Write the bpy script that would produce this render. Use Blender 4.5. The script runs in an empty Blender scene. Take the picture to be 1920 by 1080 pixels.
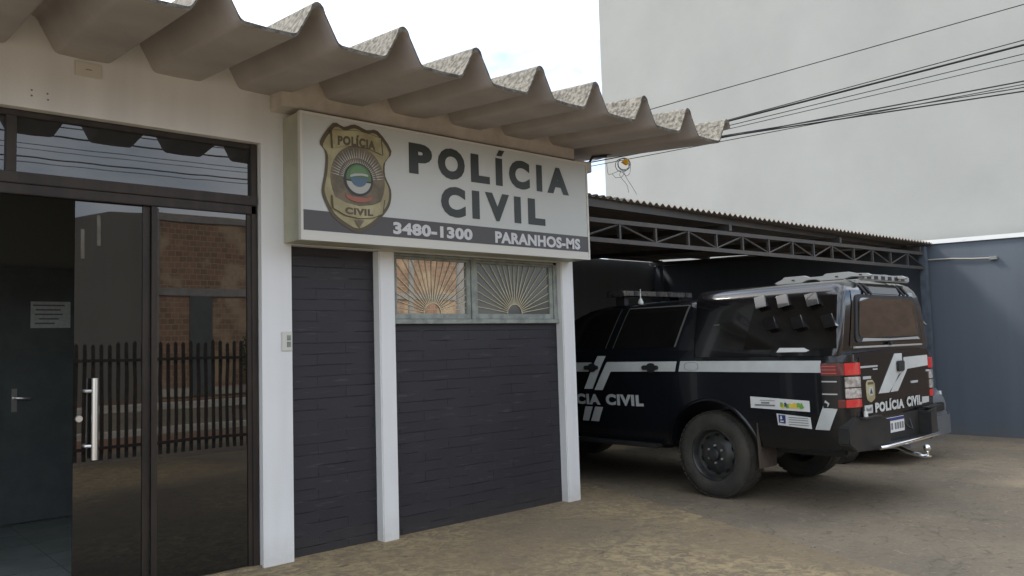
import bpy, bmesh, math, random
from mathutils import Vector, Matrix
random.seed(7)
R = math.radians
S = bpy.context.scene
COL = S.collection

# ------------------------------------------------------------------ camera
CAM = Vector((0, 0, 1.42)); F_PX = 1504.286; AZ = .724668; PT = .072268; RL = -.029947
fw = Vector((math.sin(AZ)*math.cos(PT), math.cos(AZ)*math.cos(PT), math.sin(PT)))
rt0 = Vector((math.cos(AZ), -math.sin(AZ), 0)); up0 = rt0.cross(fw)
rt = math.cos(RL)*rt0 + math.sin(RL)*up0; up = -math.sin(RL)*rt0 + math.cos(RL)*up0
cd = bpy.data.cameras.new('camera'); cam = bpy.data.objects.new('camera', cd); COL.objects.link(cam)
cd.sensor_width = 36; cd.lens = F_PX/1920*36; cd.clip_start = .05; cd.clip_end = 3000
M = Matrix((rt, up, -fw)).transposed().to_4x4(); M.translation = CAM
cam.matrix_world = M; S.camera = cam

# ------------------------------------------------------------------ sky, sun, exposure
SUN_EL, SUN_AZ = R(48), R(-22)      # azimuth measured from +Y towards +X : behind the station, a little left
w = bpy.data.worlds.new('World'); S.world = w; w.use_nodes = True
nt = w.node_tree; nt.nodes.clear()
def N(t, typ, **k):
    n = t.nodes.new(typ)
    for a, b in k.items(): setattr(n, a, b)
    return n
sky = N(nt, 'ShaderNodeTexSky', sky_type='NISHITA', sun_disc=False, sun_elevation=SUN_EL, sun_rotation=SUN_AZ)
sky.air_density = 1.0; sky.dust_density = 2.0
tc = N(nt, 'ShaderNodeTexCoord'); mp = N(nt, 'ShaderNodeMapping'); mp.inputs['Scale'].default_value = (1, 1, 2.6); mp.inputs['Location'].default_value = (.35, .1, .2)
nz = N(nt, 'ShaderNodeTexNoise'); nz.inputs['Scale'].default_value = 2.2; nz.inputs['Detail'].default_value = 7; nz.inputs['Roughness'].default_value = .55
cr = N(nt, 'ShaderNodeValToRGB'); cr.color_ramp.elements[0].position = .38; cr.color_ramp.elements[1].position = .60
cr.color_ramp.elements[0].color = (.04, .04, .04, 1)
mx = N(nt, 'ShaderNodeMix', data_type='RGBA'); mx.inputs['B'].default_value = (9.4, 9.9, 10.6, 1)
bg = N(nt, 'ShaderNodeBackground'); bg.inputs['Strength'].default_value = .1
wo = N(nt, 'ShaderNodeOutputWorld')
L = nt.links.new
L(tc.outputs['Generated'], mp.inputs[0]); L(mp.outputs[0], nz.inputs['Vector']); L(nz.outputs['Fac'], cr.inputs[0])
L(cr.outputs[0], mx.inputs['Factor']); L(sky.outputs[0], mx.inputs['A']); L(mx.outputs['Result'], bg.inputs[0]); L(bg.outputs[0], wo.inputs[0])
sd = bpy.data.lights.new('sun', 'SUN'); sd.energy = 1.5; sd.angle = R(10); sd.color = (1, .93, .82)
sun = bpy.data.objects.new('sun', sd); COL.objects.link(sun)
sdir = Vector((math.sin(SUN_AZ)*math.cos(SUN_EL), math.cos(SUN_AZ)*math.cos(SUN_EL), math.sin(SUN_EL)))
sun.rotation_euler = sdir.to_track_quat('Z', 'Y').to_euler()
S.view_settings.view_transform = 'Standard'; S.view_settings.look = 'None'
S.view_settings.exposure = 1.25; S.view_settings.gamma = 1.0

# ------------------------------------------------------------------ materials
def mat(name, col, rough=.6, col2=None, scale=3., mixpos=(.4, .6), bump=0., bscale=60., metal=0., coat=0., ior=1.45, detail=6, stretch=(1, 1, 1), spec=None):
    m = bpy.data.materials.new(name); m.use_nodes = True; t = m.node_tree
    b = t.nodes['Principled BSDF']; b.inputs['Base Color'].default_value = (*col, 1)
    b.inputs['Roughness'].default_value = rough; b.inputs['Metallic'].default_value = metal
    b.inputs['Coat Weight'].default_value = coat; b.inputs['Coat Roughness'].default_value = .03; b.inputs['IOR'].default_value = ior
    if spec is not None: b.inputs['Specular IOR Level'].default_value = spec
    tcn = N(t, 'ShaderNodeTexCoord'); mpn = N(t, 'ShaderNodeMapping'); mpn.inputs['Scale'].default_value = stretch
    t.links.new(tcn.outputs['Object'], mpn.inputs[0])
    if col2 is not None:
        n = N(t, 'ShaderNodeTexNoise'); n.inputs['Scale'].default_value = scale; n.inputs['Detail'].default_value = detail; n.inputs['Roughness'].default_value = .62
        r = N(t, 'ShaderNodeValToRGB'); r.color_ramp.elements[0].position, r.color_ramp.elements[1].position = mixpos
        r.color_ramp.elements[0].color = (*col, 1); r.color_ramp.elements[1].color = (*col2, 1)
        t.links.new(mpn.outputs[0], n.inputs['Vector']); t.links.new(n.outputs['Fac'], r.inputs[0]); t.links.new(r.outputs[0], b.inputs['Base Color'])
    if bump:
        n2 = N(t, 'ShaderNodeTexNoise'); n2.inputs['Scale'].default_value = bscale; n2.inputs['Detail'].default_value = 5
        bp = N(t, 'ShaderNodeBump'); bp.inputs['Strength'].default_value = bump; bp.inputs['Distance'].default_value = .01
        t.links.new(mpn.outputs[0], n2.inputs['Vector']); t.links.new(n2.outputs['Fac'], bp.inputs['Height']); t.links.new(bp.outputs[0], b.inputs['Normal'])
    return m

def glass(name, tint=(.02, .022, .024), refl=.12, trans=.25, rough=.01):
    """dark film glass: partly see-through, mirror-like reflection that grows with the angle"""
    m = bpy.data.materials.new(name); m.use_nodes = True; t = m.node_tree; t.nodes.clear()
    o = N(t, 'ShaderNodeOutputMaterial'); tr = N(t, 'ShaderNodeBsdfTransparent'); tr.inputs[0].default_value = (trans, trans, trans*1.02, 1)
    gl = N(t, 'ShaderNodeBsdfGlossy'); gl.inputs['Color'].default_value = (1, 1, 1, 1); gl.inputs['Roughness'].default_value = rough
    df = N(t, 'ShaderNodeBsdfDiffuse'); df.inputs[0].default_value = (*tint, 1)
    a = N(t, 'ShaderNodeAddShader'); mxs = N(t, 'ShaderNodeMixShader'); lw = N(t, 'ShaderNodeLayerWeight'); lw.inputs[0].default_value = .35
    mr = N(t, 'ShaderNodeMapRange'); mr.inputs['To Min'].default_value = refl; mr.inputs['To Max'].default_value = min(1, refl*2+.16)
    t.links.new(lw.outputs['Fresnel'], mr.inputs['Value'])
    # slight waviness of the panes
    nz_ = N(t, 'ShaderNodeTexNoise'); nz_.inputs['Scale'].default_value = 1.6; tcn = N(t, 'ShaderNodeTexCoord')
    bp = N(t, 'ShaderNodeBump'); bp.inputs['Strength'].default_value = .025; bp.inputs['Distance'].default_value = .02
    t.links.new(tcn.outputs['Object'], nz_.inputs['Vector']); t.links.new(nz_.outputs['Fac'], bp.inputs['Height']); t.links.new(bp.outputs[0], gl.inputs['Normal'])
    t.links.new(tr.outputs[0], a.inputs[0]); t.links.new(df.outputs[0], a.inputs[1])
    t.links.new(mr.outputs[0], mxs.inputs[0]); t.links.new(a.outputs[0], mxs.inputs[1]); t.links.new(gl.outputs[0], mxs.inputs[2]); t.links.new(mxs.outputs[0], o.inputs[0])
    return m

def wallmat(name, col, dirt, course=False, rough=.75):
    """painted masonry: large mottling, vertical run marks, splash dirt in patches near the ground"""
    m = bpy.data.materials.new(name); m.use_nodes = True; t = m.node_tree; b = t.nodes['Principled BSDF']; b.inputs['Roughness'].default_value = rough
    lk = t.links.new
    tcn = N(t, 'ShaderNodeTexCoord')
    n1 = N(t, 'ShaderNodeTexNoise'); n1.inputs['Scale'].default_value = .9; n1.inputs['Detail'].default_value = 8
    mpn = N(t, 'ShaderNodeMapping'); mpn.inputs['Scale'].default_value = (6, 6, .35)
    n2 = N(t, 'ShaderNodeTexNoise'); n2.inputs['Scale'].default_value = 1.0; n2.inputs['Detail'].default_value = 6
    lk(tcn.outputs['Object'], n1.inputs['Vector']); lk(tcn.outputs['Object'], mpn.inputs[0]); lk(mpn.outputs[0], n2.inputs['Vector'])
    ad = N(t, 'ShaderNodeMath', operation='MULTIPLY'); lk(n1.outputs['Fac'], ad.inputs[0]); lk(n2.outputs['Fac'], ad.inputs[1])
    rp = N(t, 'ShaderNodeMapRange'); rp.inputs['From Min'].default_value = .14; rp.inputs['From Max'].default_value = .42; rp.inputs['To Max'].default_value = .5
    lk(ad.outputs[0], rp.inputs['Value'])
    # splash dirt: patches whose likelihood falls with height
    sx = N(t, 'ShaderNodeSeparateXYZ'); lk(tcn.outputs['Object'], sx.inputs[0])
    zr = N(t, 'ShaderNodeMapRange'); zr.inputs['From Min'].default_value = 0; zr.inputs['From Max'].default_value = .22; zr.inputs['To Min'].default_value = .55; zr.inputs['To Max'].default_value = 0
    lk(sx.outputs['Z'], zr.inputs['Value'])
    n3 = N(t, 'ShaderNodeTexNoise'); n3.inputs['Scale'].default_value = 14; lk(tcn.outputs['Object'], n3.inputs['Vector'])
    mu = N(t, 'ShaderNodeMath', operation='MULTIPLY'); lk(zr.outputs[0], mu.inputs[0]); lk(n3.outputs['Fac'], mu.inputs[1])
    mxa = N(t, 'ShaderNodeMix', data_type='RGBA'); mxa.inputs['A'].default_value = (*col, 1); mxa.inputs['B'].default_value = (*[c*.72 for c in col], 1)
    lk(rp.outputs[0], mxa.inputs['Factor'])
    mxb = N(t, 'ShaderNodeMix', data_type='RGBA'); mxb.inputs['B'].default_value = (*dirt, 1)
    lk(mu.outputs[0], mxb.inputs['Factor']); lk(mxa.outputs['Result'], mxb.inputs['A'])
    bn = N(t, 'ShaderNodeTexNoise'); bn.inputs['Scale'].default_value = 90; bn.inputs['Detail'].default_value = 4; lk(tcn.outputs['Object'], bn.inputs['Vector'])
    bp = N(t, 'ShaderNodeBump'); bp.inputs['Strength'].default_value = .25; bp.inputs['Distance'].default_value = .004
    lk(bn.outputs['Fac'], bp.inputs['Height'])
    out = mxb.outputs['Result']
    if course:
        cx = N(t, 'ShaderNodeCombineXYZ'); lk(sx.outputs['X'], cx.inputs['X']); lk(sx.outputs['Z'], cx.inputs['Y'])
        wob = N(t, 'ShaderNodeTexNoise'); wob.inputs['Scale'].default_value = 2.2; wob.inputs['Detail'].default_value = 3; lk(tcn.outputs['Object'], wob.inputs['Vector'])
        vm = N(t, 'ShaderNodeVectorMath', operation='MULTIPLY_ADD'); vm.inputs[1].default_value = (.0, .02, 0); lk(wob.outputs['Color'], vm.inputs[0]); lk(cx.outputs[0], vm.inputs[2])
        bk = N(t, 'ShaderNodeTexBrick'); bk.inputs['Scale'].default_value = 1; bk.inputs['Brick Width'].default_value = .46; bk.inputs['Row Height'].default_value = .0785
        bk.inputs['Mortar Size'].default_value = .0036; bk.inputs['Mortar Smooth'].default_value = .35
        bk.inputs['Color1'].default_value = (1, 1, 1, 1); bk.inputs['Color2'].default_value = (.8, .8, .8, 1); bk.inputs['Mortar'].default_value = (0, 0, 0, 1)
        lk(vm.outputs[0], bk.inputs['Vector'])
        # joints partly filled with paint
        nj = N(t, 'ShaderNodeTexNoise'); nj.inputs['Scale'].default_value = 3.5; mj = N(t, 'ShaderNodeMapping'); mj.inputs['Scale'].default_value = (1, 1, 4)
        lk(tcn.outputs['Object'], mj.inputs[0]); lk(mj.outputs[0], nj.inputs['Vector'])
        rj = N(t, 'ShaderNodeMapRange'); rj.inputs['From Min'].default_value = .4; rj.inputs['From Max'].default_value = .58; lk(nj.outputs['Fac'], rj.inputs['Value'])
        mj2 = N(t, 'ShaderNodeMath', operation='MULTIPLY'); lk(bk.outputs['Fac'], mj2.inputs[0]); lk(rj.outputs[0], mj2.inputs[1])
        bp2 = N(t, 'ShaderNodeBump'); bp2.invert = True; bp2.inputs['Strength'].default_value = .8; bp2.inputs['Distance'].default_value = .012
        lk(mj2.outputs[0], bp2.inputs['Height']); lk(bp.outputs[0], bp2.inputs['Normal']); lk(bp2.outputs[0], b.inputs['Normal'])
        mxc = N(t, 'ShaderNodeMix', data_type='RGBA'); mxc.inputs['B'].default_value = (*[c*.35 for c in col], 1)
        ms = N(t, 'ShaderNodeMath', operation='MULTIPLY'); ms.inputs[1].default_value = .75; lk(mj2.outputs[0], ms.inputs[0])
        bk.inputs['Color2'].default_value = (.84, .83, .86, 1); bk.inputs['Mortar'].default_value = (1, 1, 1, 1)
        mv = N(t, 'ShaderNodeMix', data_type='RGBA', blend_type='MULTIPLY'); mv.inputs['Factor'].default_value = 1; lk(out, mv.inputs['A']); lk(bk.outputs['Color'], mv.inputs['B'])
        # pale streaks that paint bright edge highlights into the brick colour
        ns = N(t, 'ShaderNodeTexNoise'); ns.inputs['Scale'].default_value = 5; ns.inputs['Detail'].default_value = 8; mj3 = N(t, 'ShaderNodeMapping'); mj3.inputs['Scale'].default_value = (1, 1, 9); lk(tcn.outputs['Object'], mj3.inputs[0]); lk(mj3.outputs[0], ns.inputs['Vector'])
        rs_ = N(t, 'ShaderNodeMapRange'); rs_.inputs['From Min'].default_value = .62; rs_.inputs['From Max'].default_value = .72; rs_.inputs['To Max'].default_value = .4; lk(ns.outputs['Fac'], rs_.inputs['Value'])
        mw = N(t, 'ShaderNodeMix', data_type='RGBA'); mw.inputs['B'].default_value = (.075, .073, .08, 1); lk(rs_.outputs[0], mw.inputs['Factor']); lk(mv.outputs['Result'], mw.inputs['A'])
        lk(ms.outputs[0], mxc.inputs['Factor']); lk(mw.outputs['Result'], mxc.inputs['A']); out = mxc.outputs['Result']
    else:
        lk(bp.outputs[0], b.inputs['Normal'])
    lk(out, b.inputs['Base Color'])
    return m

def groundmat(name, base, alt, spot, crack=.5, cscale=1.1, rough=.85, stain=None):
    m = bpy.data.materials.new(name); m.use_nodes = True; t = m.node_tree; b = t.nodes['Principled BSDF']; b.inputs['Roughness'].default_value = rough
    lk = t.links.new; tcn = N(t, 'ShaderNodeTexCoord')
    def noise(sc, det=8, ro=.6):
        n = N(t, 'ShaderNodeTexNoise'); n.inputs['Scale'].default_value = sc; n.inputs['Detail'].default_value = det; n.inputs['Roughness'].default_value = ro
        lk(tcn.outputs['Object'], n.inputs['Vector']); return n
    def rng(src, a, c, lo=0., hi=1.):
        r = N(t, 'ShaderNodeMapRange'); r.inputs['From Min'].default_value = a; r.inputs['From Max'].default_value = c; r.inputs['To Min'].default_value = lo; r.inputs['To Max'].default_value = hi
        lk(src, r.inputs['Value']); return r.outputs[0]
    def mix(fac, a, bcol):
        x = N(t, 'ShaderNodeMix', data_type='RGBA'); lk(fac, x.inputs['Factor'])
        if isinstance(a, tuple): x.inputs['A'].default_value = (*a, 1)
        else: lk(a, x.inputs['A'])
        x.inputs['B'].default_value = (*bcol, 1); return x.outputs['Result']
    n1 = noise(.8); n2 = noise(5.5); n3 = noise(38, 4)
    c = mix(rng(n1.outputs['Fac'], .4, .62), base, alt)
    c = mix(rng(n2.outputs['Fac'], .52, .72, 0, .6), c, tuple(x*.6 for x in base))
    c = mix(rng(n3.outputs['Fac'], .55, .72, 0, .55), c, spot)
    if stain:
        n4 = noise(11, 10, .7); n4.inputs['Distortion'].default_value = .8; n5 = noise(.55, 3, .5)
        st_ = N(t, 'ShaderNodeMath', operation='MULTIPLY'); lk(rng(n4.outputs['Fac'], .44, .60, 0, 1), st_.inputs[0]); lk(rng(n5.outputs['Fac'], .40, .55, .08, .85), st_.inputs[1])
        c = mix(st_.outputs[0], c, stain)
        n6 = noise(7, 8, .7); c = mix(rng(n6.outputs['Fac'], .56, .66, 0, .5), c, (.11, .10, .065))
    vo = N(t, 'ShaderNodeTexVoronoi', feature='DISTANCE_TO_EDGE'); vo.inputs['Scale'].default_value = cscale
    wn = noise(4.5, 6); vm = N(t, 'ShaderNodeVectorMath', operation='MULTIPLY_ADD'); vm.inputs[1].default_value = (.35, .35, 0)
    lk(wn.outputs['Color'], vm.inputs[0]); lk(tcn.outputs['Object'], vm.inputs[2]); lk(vm.outputs[0], vo.inputs['Vector'])
    cf = rng(vo.outputs['Distance'], .0, .012, crack, 0)
    nm = noise(1.7, 3); mm = N(t, 'ShaderNodeMath', operation='MULTIPLY'); lk(cf, mm.inputs[0]); lk(rng(nm.outputs['Fac'], .42, .6), mm.inputs[1])
    c = mix(mm.outputs[0], c, tuple(x*.3 for x in base))
    if cscale == 1.0:   # small irregular setts whose joints show only here and there
        v2 = N(t, 'ShaderNodeTexVoronoi', feature='DISTANCE_TO_EDGE'); v2.inputs['Scale'].default_value = 5.2; w2_ = noise(9, 4); m2 = N(t, 'ShaderNodeVectorMath', operation='MULTIPLY_ADD'); m2.inputs[1].default_value = (.10, .10, 0)
        lk(w2_.outputs['Color'], m2.inputs[0]); lk(tcn.outputs['Object'], m2.inputs[2]); lk(m2.outputs[0], v2.inputs['Vector'])
        k2 = N(t, 'ShaderNodeMath', operation='MULTIPLY'); lk(rng(v2.outputs['Distance'], 0, .045, .75, 0), k2.inputs[0]); lk(rng(noise(3.1, 6, .7).outputs['Fac'], .48, .60), k2.inputs[1])
        c = mix(k2.outputs[0], c, tuple(x*.38 for x in base))
        k3 = N(t, 'ShaderNodeMath', operation='MULTIPLY'); lk(rng(v2.outputs['Distance'], .04, .075, .5, 0), k3.inputs[0]); lk(rng(noise(4.3, 6, .7).outputs['Fac'], .54, .62), k3.inputs[1])
        c = mix(k3.outputs[0], c, spot)
    n7 = noise(9, 3, .5); n7.inputs['Distortion'].default_value = 1.6
    c = mix(rng(n7.outputs['Fac'], .66, .70, 0, .55), c, tuple(x*.35 for x in base)); c = mix(rng(n7.outputs['Fac'], .325, .30, 0, .45), c, spot)
    lk(c, b.inputs['Base Color'])
    sm = N(t, 'ShaderNodeMath', operation='ADD'); lk(n2.outputs['Fac'], sm.inputs[0]); lk(n3.outputs['Fac'], sm.inputs[1])
    sb = N(t, 'ShaderNodeMath', operation='SUBTRACT'); lk(sm.outputs[0], sb.inputs[0]); lk(mm.outputs[0], sb.inputs[1])
    bp = N(t, 'ShaderNodeBump'); bp.inputs['Strength'].default_value = .55; bp.inputs['Distance'].default_value = .012; lk(sb.outputs[0], bp.inputs['Height']); lk(bp.outputs[0], b.inputs['Normal'])
    return m

def brickmat(name, c1, c2, mortar, patch):
    m = bpy.data.materials.new(name); m.use_nodes = True; t = m.node_tree; b = t.nodes['Principled BSDF']; b.inputs['Roughness'].default_value = .9
    lk = t.links.new; tcn = N(t, 'ShaderNodeTexCoord'); sx = N(t, 'ShaderNodeSeparateXYZ'); lk(tcn.outputs['Object'], sx.inputs[0])
    cx = N(t, 'ShaderNodeCombineXYZ'); lk(sx.outputs['X'], cx.inputs['X']); lk(sx.outputs['Z'], cx.inputs['Y'])
    bk = N(t, 'ShaderNodeTexBrick'); bk.inputs['Scale'].default_value = 1; bk.inputs['Brick Width'].default_value = .24; bk.inputs['Row Height'].default_value = .19; bk.inputs['Mortar Size'].default_value = .012
    bk.inputs['Color1'].default_value = (*c1, 1); bk.inputs['Color2'].default_value = (*c2, 1); bk.inputs['Mortar'].default_value = (*mortar, 1); lk(cx.outputs[0], bk.inputs['Vector'])
    n = N(t, 'ShaderNodeTexNoise'); n.inputs['Scale'].default_value = 1.2; n.inputs['Detail'].default_value = 8; lk(tcn.outputs['Object'], n.inputs['Vector'])
    r = N(t, 'ShaderNodeMapRange'); r.inputs['From Min'].default_value = .5; r.inputs['From Max'].default_value = .62; lk(n.outputs['Fac'], r.inputs['Value'])
    x = N(t, 'ShaderNodeMix', data_type='RGBA'); x.inputs['B'].default_value = (*patch, 1); lk(r.outputs[0], x.inputs['Factor']); lk(bk.outputs['Color'], x.inputs['A']); lk(x.outputs['Result'], b.inputs['Base Color'])
    bp = N(t, 'ShaderNodeBump'); bp.invert = True; bp.inputs['Distance'].default_value = .02; lk(bk.outputs['Fac'], bp.inputs['Height']); lk(bp.outputs[0], b.inputs['Normal'])
    return m

MT = dict(
 white=wallmat('white_wall_paint', (.78, .79, .79), (.42, .34, .24)),
 slate=wallmat('slate_brick_paint', (.0235, .0225, .0295), (.07, .056, .042), course=True, rough=.55),
 bluewall=wallmat('blue_grey_wall_paint', (.098, .117, .142), (.13, .115, .09)),
 darkwall=wallmat('dark_wall_paint', (.15, .17, .185), (.05, .045, .04)),
 bigwall=mat('grey_plaster', (.380, .388, .368), .9, (.335, .343, .325), .7, (.3, .7), bump=.12, bscale=30, detail=9),
 beam=mat('beam_paint', (.62, .58, .52), .8, (.5, .46, .40), 4, bump=.2),
 tile_under=mat('tile_underside', (.46, .425, .405), .85, (.37, .34, .325), 2.5, (.35, .7), bump=.12, bscale=40),
 tile_top=mat('weathered_tile', (.27, .25, .21), .95, (.085, .078, .065), 30, (.40, .62), bump=.6, bscale=50, detail=10),
 tile_edge=mat('tile_edge', (.13, .12, .10), .95, (.05, .045, .04), 30, bump=.4),
 alu=mat('bronze_frame', (.042, .034, .028), .45, (.028, .023, .021), 9, metal=.35, stretch=(1, 1, .2)),
 winframe=mat('grey_green_frame', (.30, .33, .30), .5, (.2, .22, .2), 12, bump=.1),
 steel=mat('brushed_steel', (.78, .78, .76), .28, metal=.85),
 chrome=mat('chrome', (.8, .8, .8), .12, metal=1.),
 plastic=mat('white_plastic', (.62, .62, .57), .45),
 beige=mat('beige_plastic', (.62, .60, .54), .6),
 signwhite=mat('sign_acrylic', (.56, .585, .575), .33, (.51, .53, .50), 1.2, (.3, .75)),
 signside=mat('sign_side', (.45, .45, .34), .5, (.38, .38, .3), 3),
 signtrim=mat('sign_trim', (.62, .61, .56), .4),
 signdark=mat('sign_band', (.075, .072, .075), .4), letter=mat('sign_letter', (.032, .038, .036), .4),
 lettergrey=mat('white_letter', (.6, .61, .62), .45),
 gold=mat('emblem_gold', (.42, .385, .22), .38, (.30, .265, .14), 6), golddk=mat('emblem_bronze', (.10, .08, .05), .5), emolive=mat('emblem_olive', (.13, .11, .075), .5, (.20, .16, .11), 9),
 emred=mat('emblem_red', (.34, .13, .10), .5), emgreen=mat('emblem_green', (.11, .20, .09), .5), emblue=mat('emblem_blue', (.10, .17, .25), .5), emsilver=mat('emblem_silver', (.45, .46, .44), .5), emdark=mat('emblem_dark', (.05, .055, .06), .5),
 grille=mat('cream_iron', (.72, .64, .44), .5, (.62, .53, .36), 20),
 conc=None,
 metaldark=mat('dark_steel_paint', (.062, .062, .062), .5, (.085, .07, .06), 8, bump=.1), sheet=mat('carport_sheet', (.24, .215, .19), .6, (.18, .155, .13), 5, (.4, .7)),
 postgrey=mat('grey_steel_paint', (.10, .12, .15), .5, (.07, .085, .10), 6),
 cap=mat('white_flashing', (.75, .76, .74), .4),
 paint=mat('black_car_paint', (.006, .007, .009), .24, coat=.35, ior=1.4), paint2=mat('black_shell_gelcoat', (.007, .007, .008), .17, coat=.7, ior=1.5),
 satin=mat('satin_black_plastic', (.02, .021, .022), .55, bump=.15, bscale=180), bumper=mat('dark_bumper', (.015, .016, .017), .5, (.024, .023, .021), 7),
 decal=mat('reflective_white_decal', (.55, .58, .57), .4, (.48, .50, .49), 3), decalg=mat('grey_decal', (.42, .43, .43), .45), decalt=mat('decal_print', (.18, .18, .18), .5),
 rubber=mat('tyre_rubber', (.033, .032, .028), .85, (.055, .05, .04), 6, bump=.25, bscale=90), mud=mat('mud_flap_rubber', (.085, .065, .05), .9, (.05, .04, .035), 7),
 rim=mat('black_steel_rim', (.018, .020, .022), .38, (.04, .04, .035), 10), nut=mat('wheel_nut', (.45, .45, .43), .3, metal=.8),
 red=mat('red_lens', (.55, .02, .02), .18, coat=1.), dred=mat('dark_red_lens', (.10, .006, .008), .15, coat=1.), clear=mat('clear_lens', (.22, .20, .18), .15, (.50, .47, .44), 22, (.4, .6), coat=1.), smoke=mat('smoked_lens', (.012, .012, .013), .2),
 carglass=mat('car_glass', (.006, .006, .006), .10, (.010, .009, .008), 2, ior=1.4), hatchglass=mat('tinted_hatch_glass', (.02, .014, .010), .03, ior=2.1, coat=1.), silver=mat('silver_metal', (.50, .51, .51), .35, metal=.4), rack=mat('grey_rack', (.30, .31, .31), .45), glint_trim=mat('grey_glint_trim', (.10, .10, .095), .4),
 cargrey=mat('grey_car_paint', (.20, .21, .22), .3, metal=.5, coat=1.), lampglass=mat('headlamp_glass', (.7, .72, .75), .1, coat=1.),
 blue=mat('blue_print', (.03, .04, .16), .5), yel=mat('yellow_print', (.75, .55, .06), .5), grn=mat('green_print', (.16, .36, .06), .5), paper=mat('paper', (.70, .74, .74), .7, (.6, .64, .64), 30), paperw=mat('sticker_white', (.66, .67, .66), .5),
 wire=mat('cable_black', (.02, .02, .022), .6), orange=mat('orange_tag', (.85, .42, .02), .5), coil=mat('grey_cable', (.22, .25, .26), .6), tan=mat('cable_tan', (.35, .33, .3), .6),
 wood=mat('fence_paint', (.02, .018, .016), .7, (.05, .035, .025), 10), pole=mat('concrete_pole', (.35, .34, .32), .9, (.28, .27, .25), 3, bump=.3),
 kerb=mat('kerb_whitewash', (.62, .60, .55), .85, (.5, .46, .4), 3), plaster=wallmat('bare_plaster', (.20, .19, .17), (.2, .14, .1), rough=.95),
 leaf=mat('shrub_leaf', (.035, .07, .02), .6, (.07, .11, .03), 12),
 tilefloor=mat('floor_tile', (.34, .38, .36), .35, (.27, .31, .29), 4), innerdoor=mat('dark_door', (.125, .142, .140), .45, (.10, .118, .116), 5), ceil=mat('ceiling', (.5, .5, .48), .9), roomdark=mat('room_paint', (.20, .215, .21), .8),
)
MT['glassdoor'] = glass('door_film_glass', tint=(.006, .006, .006), refl=.068, trans=.02); MT['glasstop'] = glass('transom_glass', refl=.06, trans=.05)
MT['glasswin'] = glass('mirror_film_glass', tint=(.03, .028, .024), refl=.40, trans=.05); MT['glasswin2'] = glass('frosted_grey_glass', tint=(.105, .108, .095), refl=.03, trans=.03, rough=.12)
MT['brick'] = brickmat('ceramic_brick', (.37, .22, .14), (.26, .165, .11), (.46, .37, .27), (.50, .37, .24))
MT['brick2'] = mat('raw_brown_brick', (.17, .125, .095), .9, (.12, .09, .07), 5, bump=.3)
MT['ground'] = groundmat('worn_asphalt', (.215, .172, .118), (.165, .136, .098), (.31, .255, .175), crack=.45, cscale=1.0)
MT['apron'] = groundmat('stained_concrete', (.225, .168, .102), (.185, .145, .095), (.33, .265, .165), crack=.0, cscale=.4, stain=(.40, .31, .165))
MT['road'] = groundmat('street_asphalt', (.10, .085, .075), (.13, .095, .07), (.16, .13, .10)); MT['earth'] = groundmat('red_earth', (.26, .13, .07), (.22, .12, .07), (.3, .2, .12))
MT['shrubgreen'] = MT['leaf']

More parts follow.
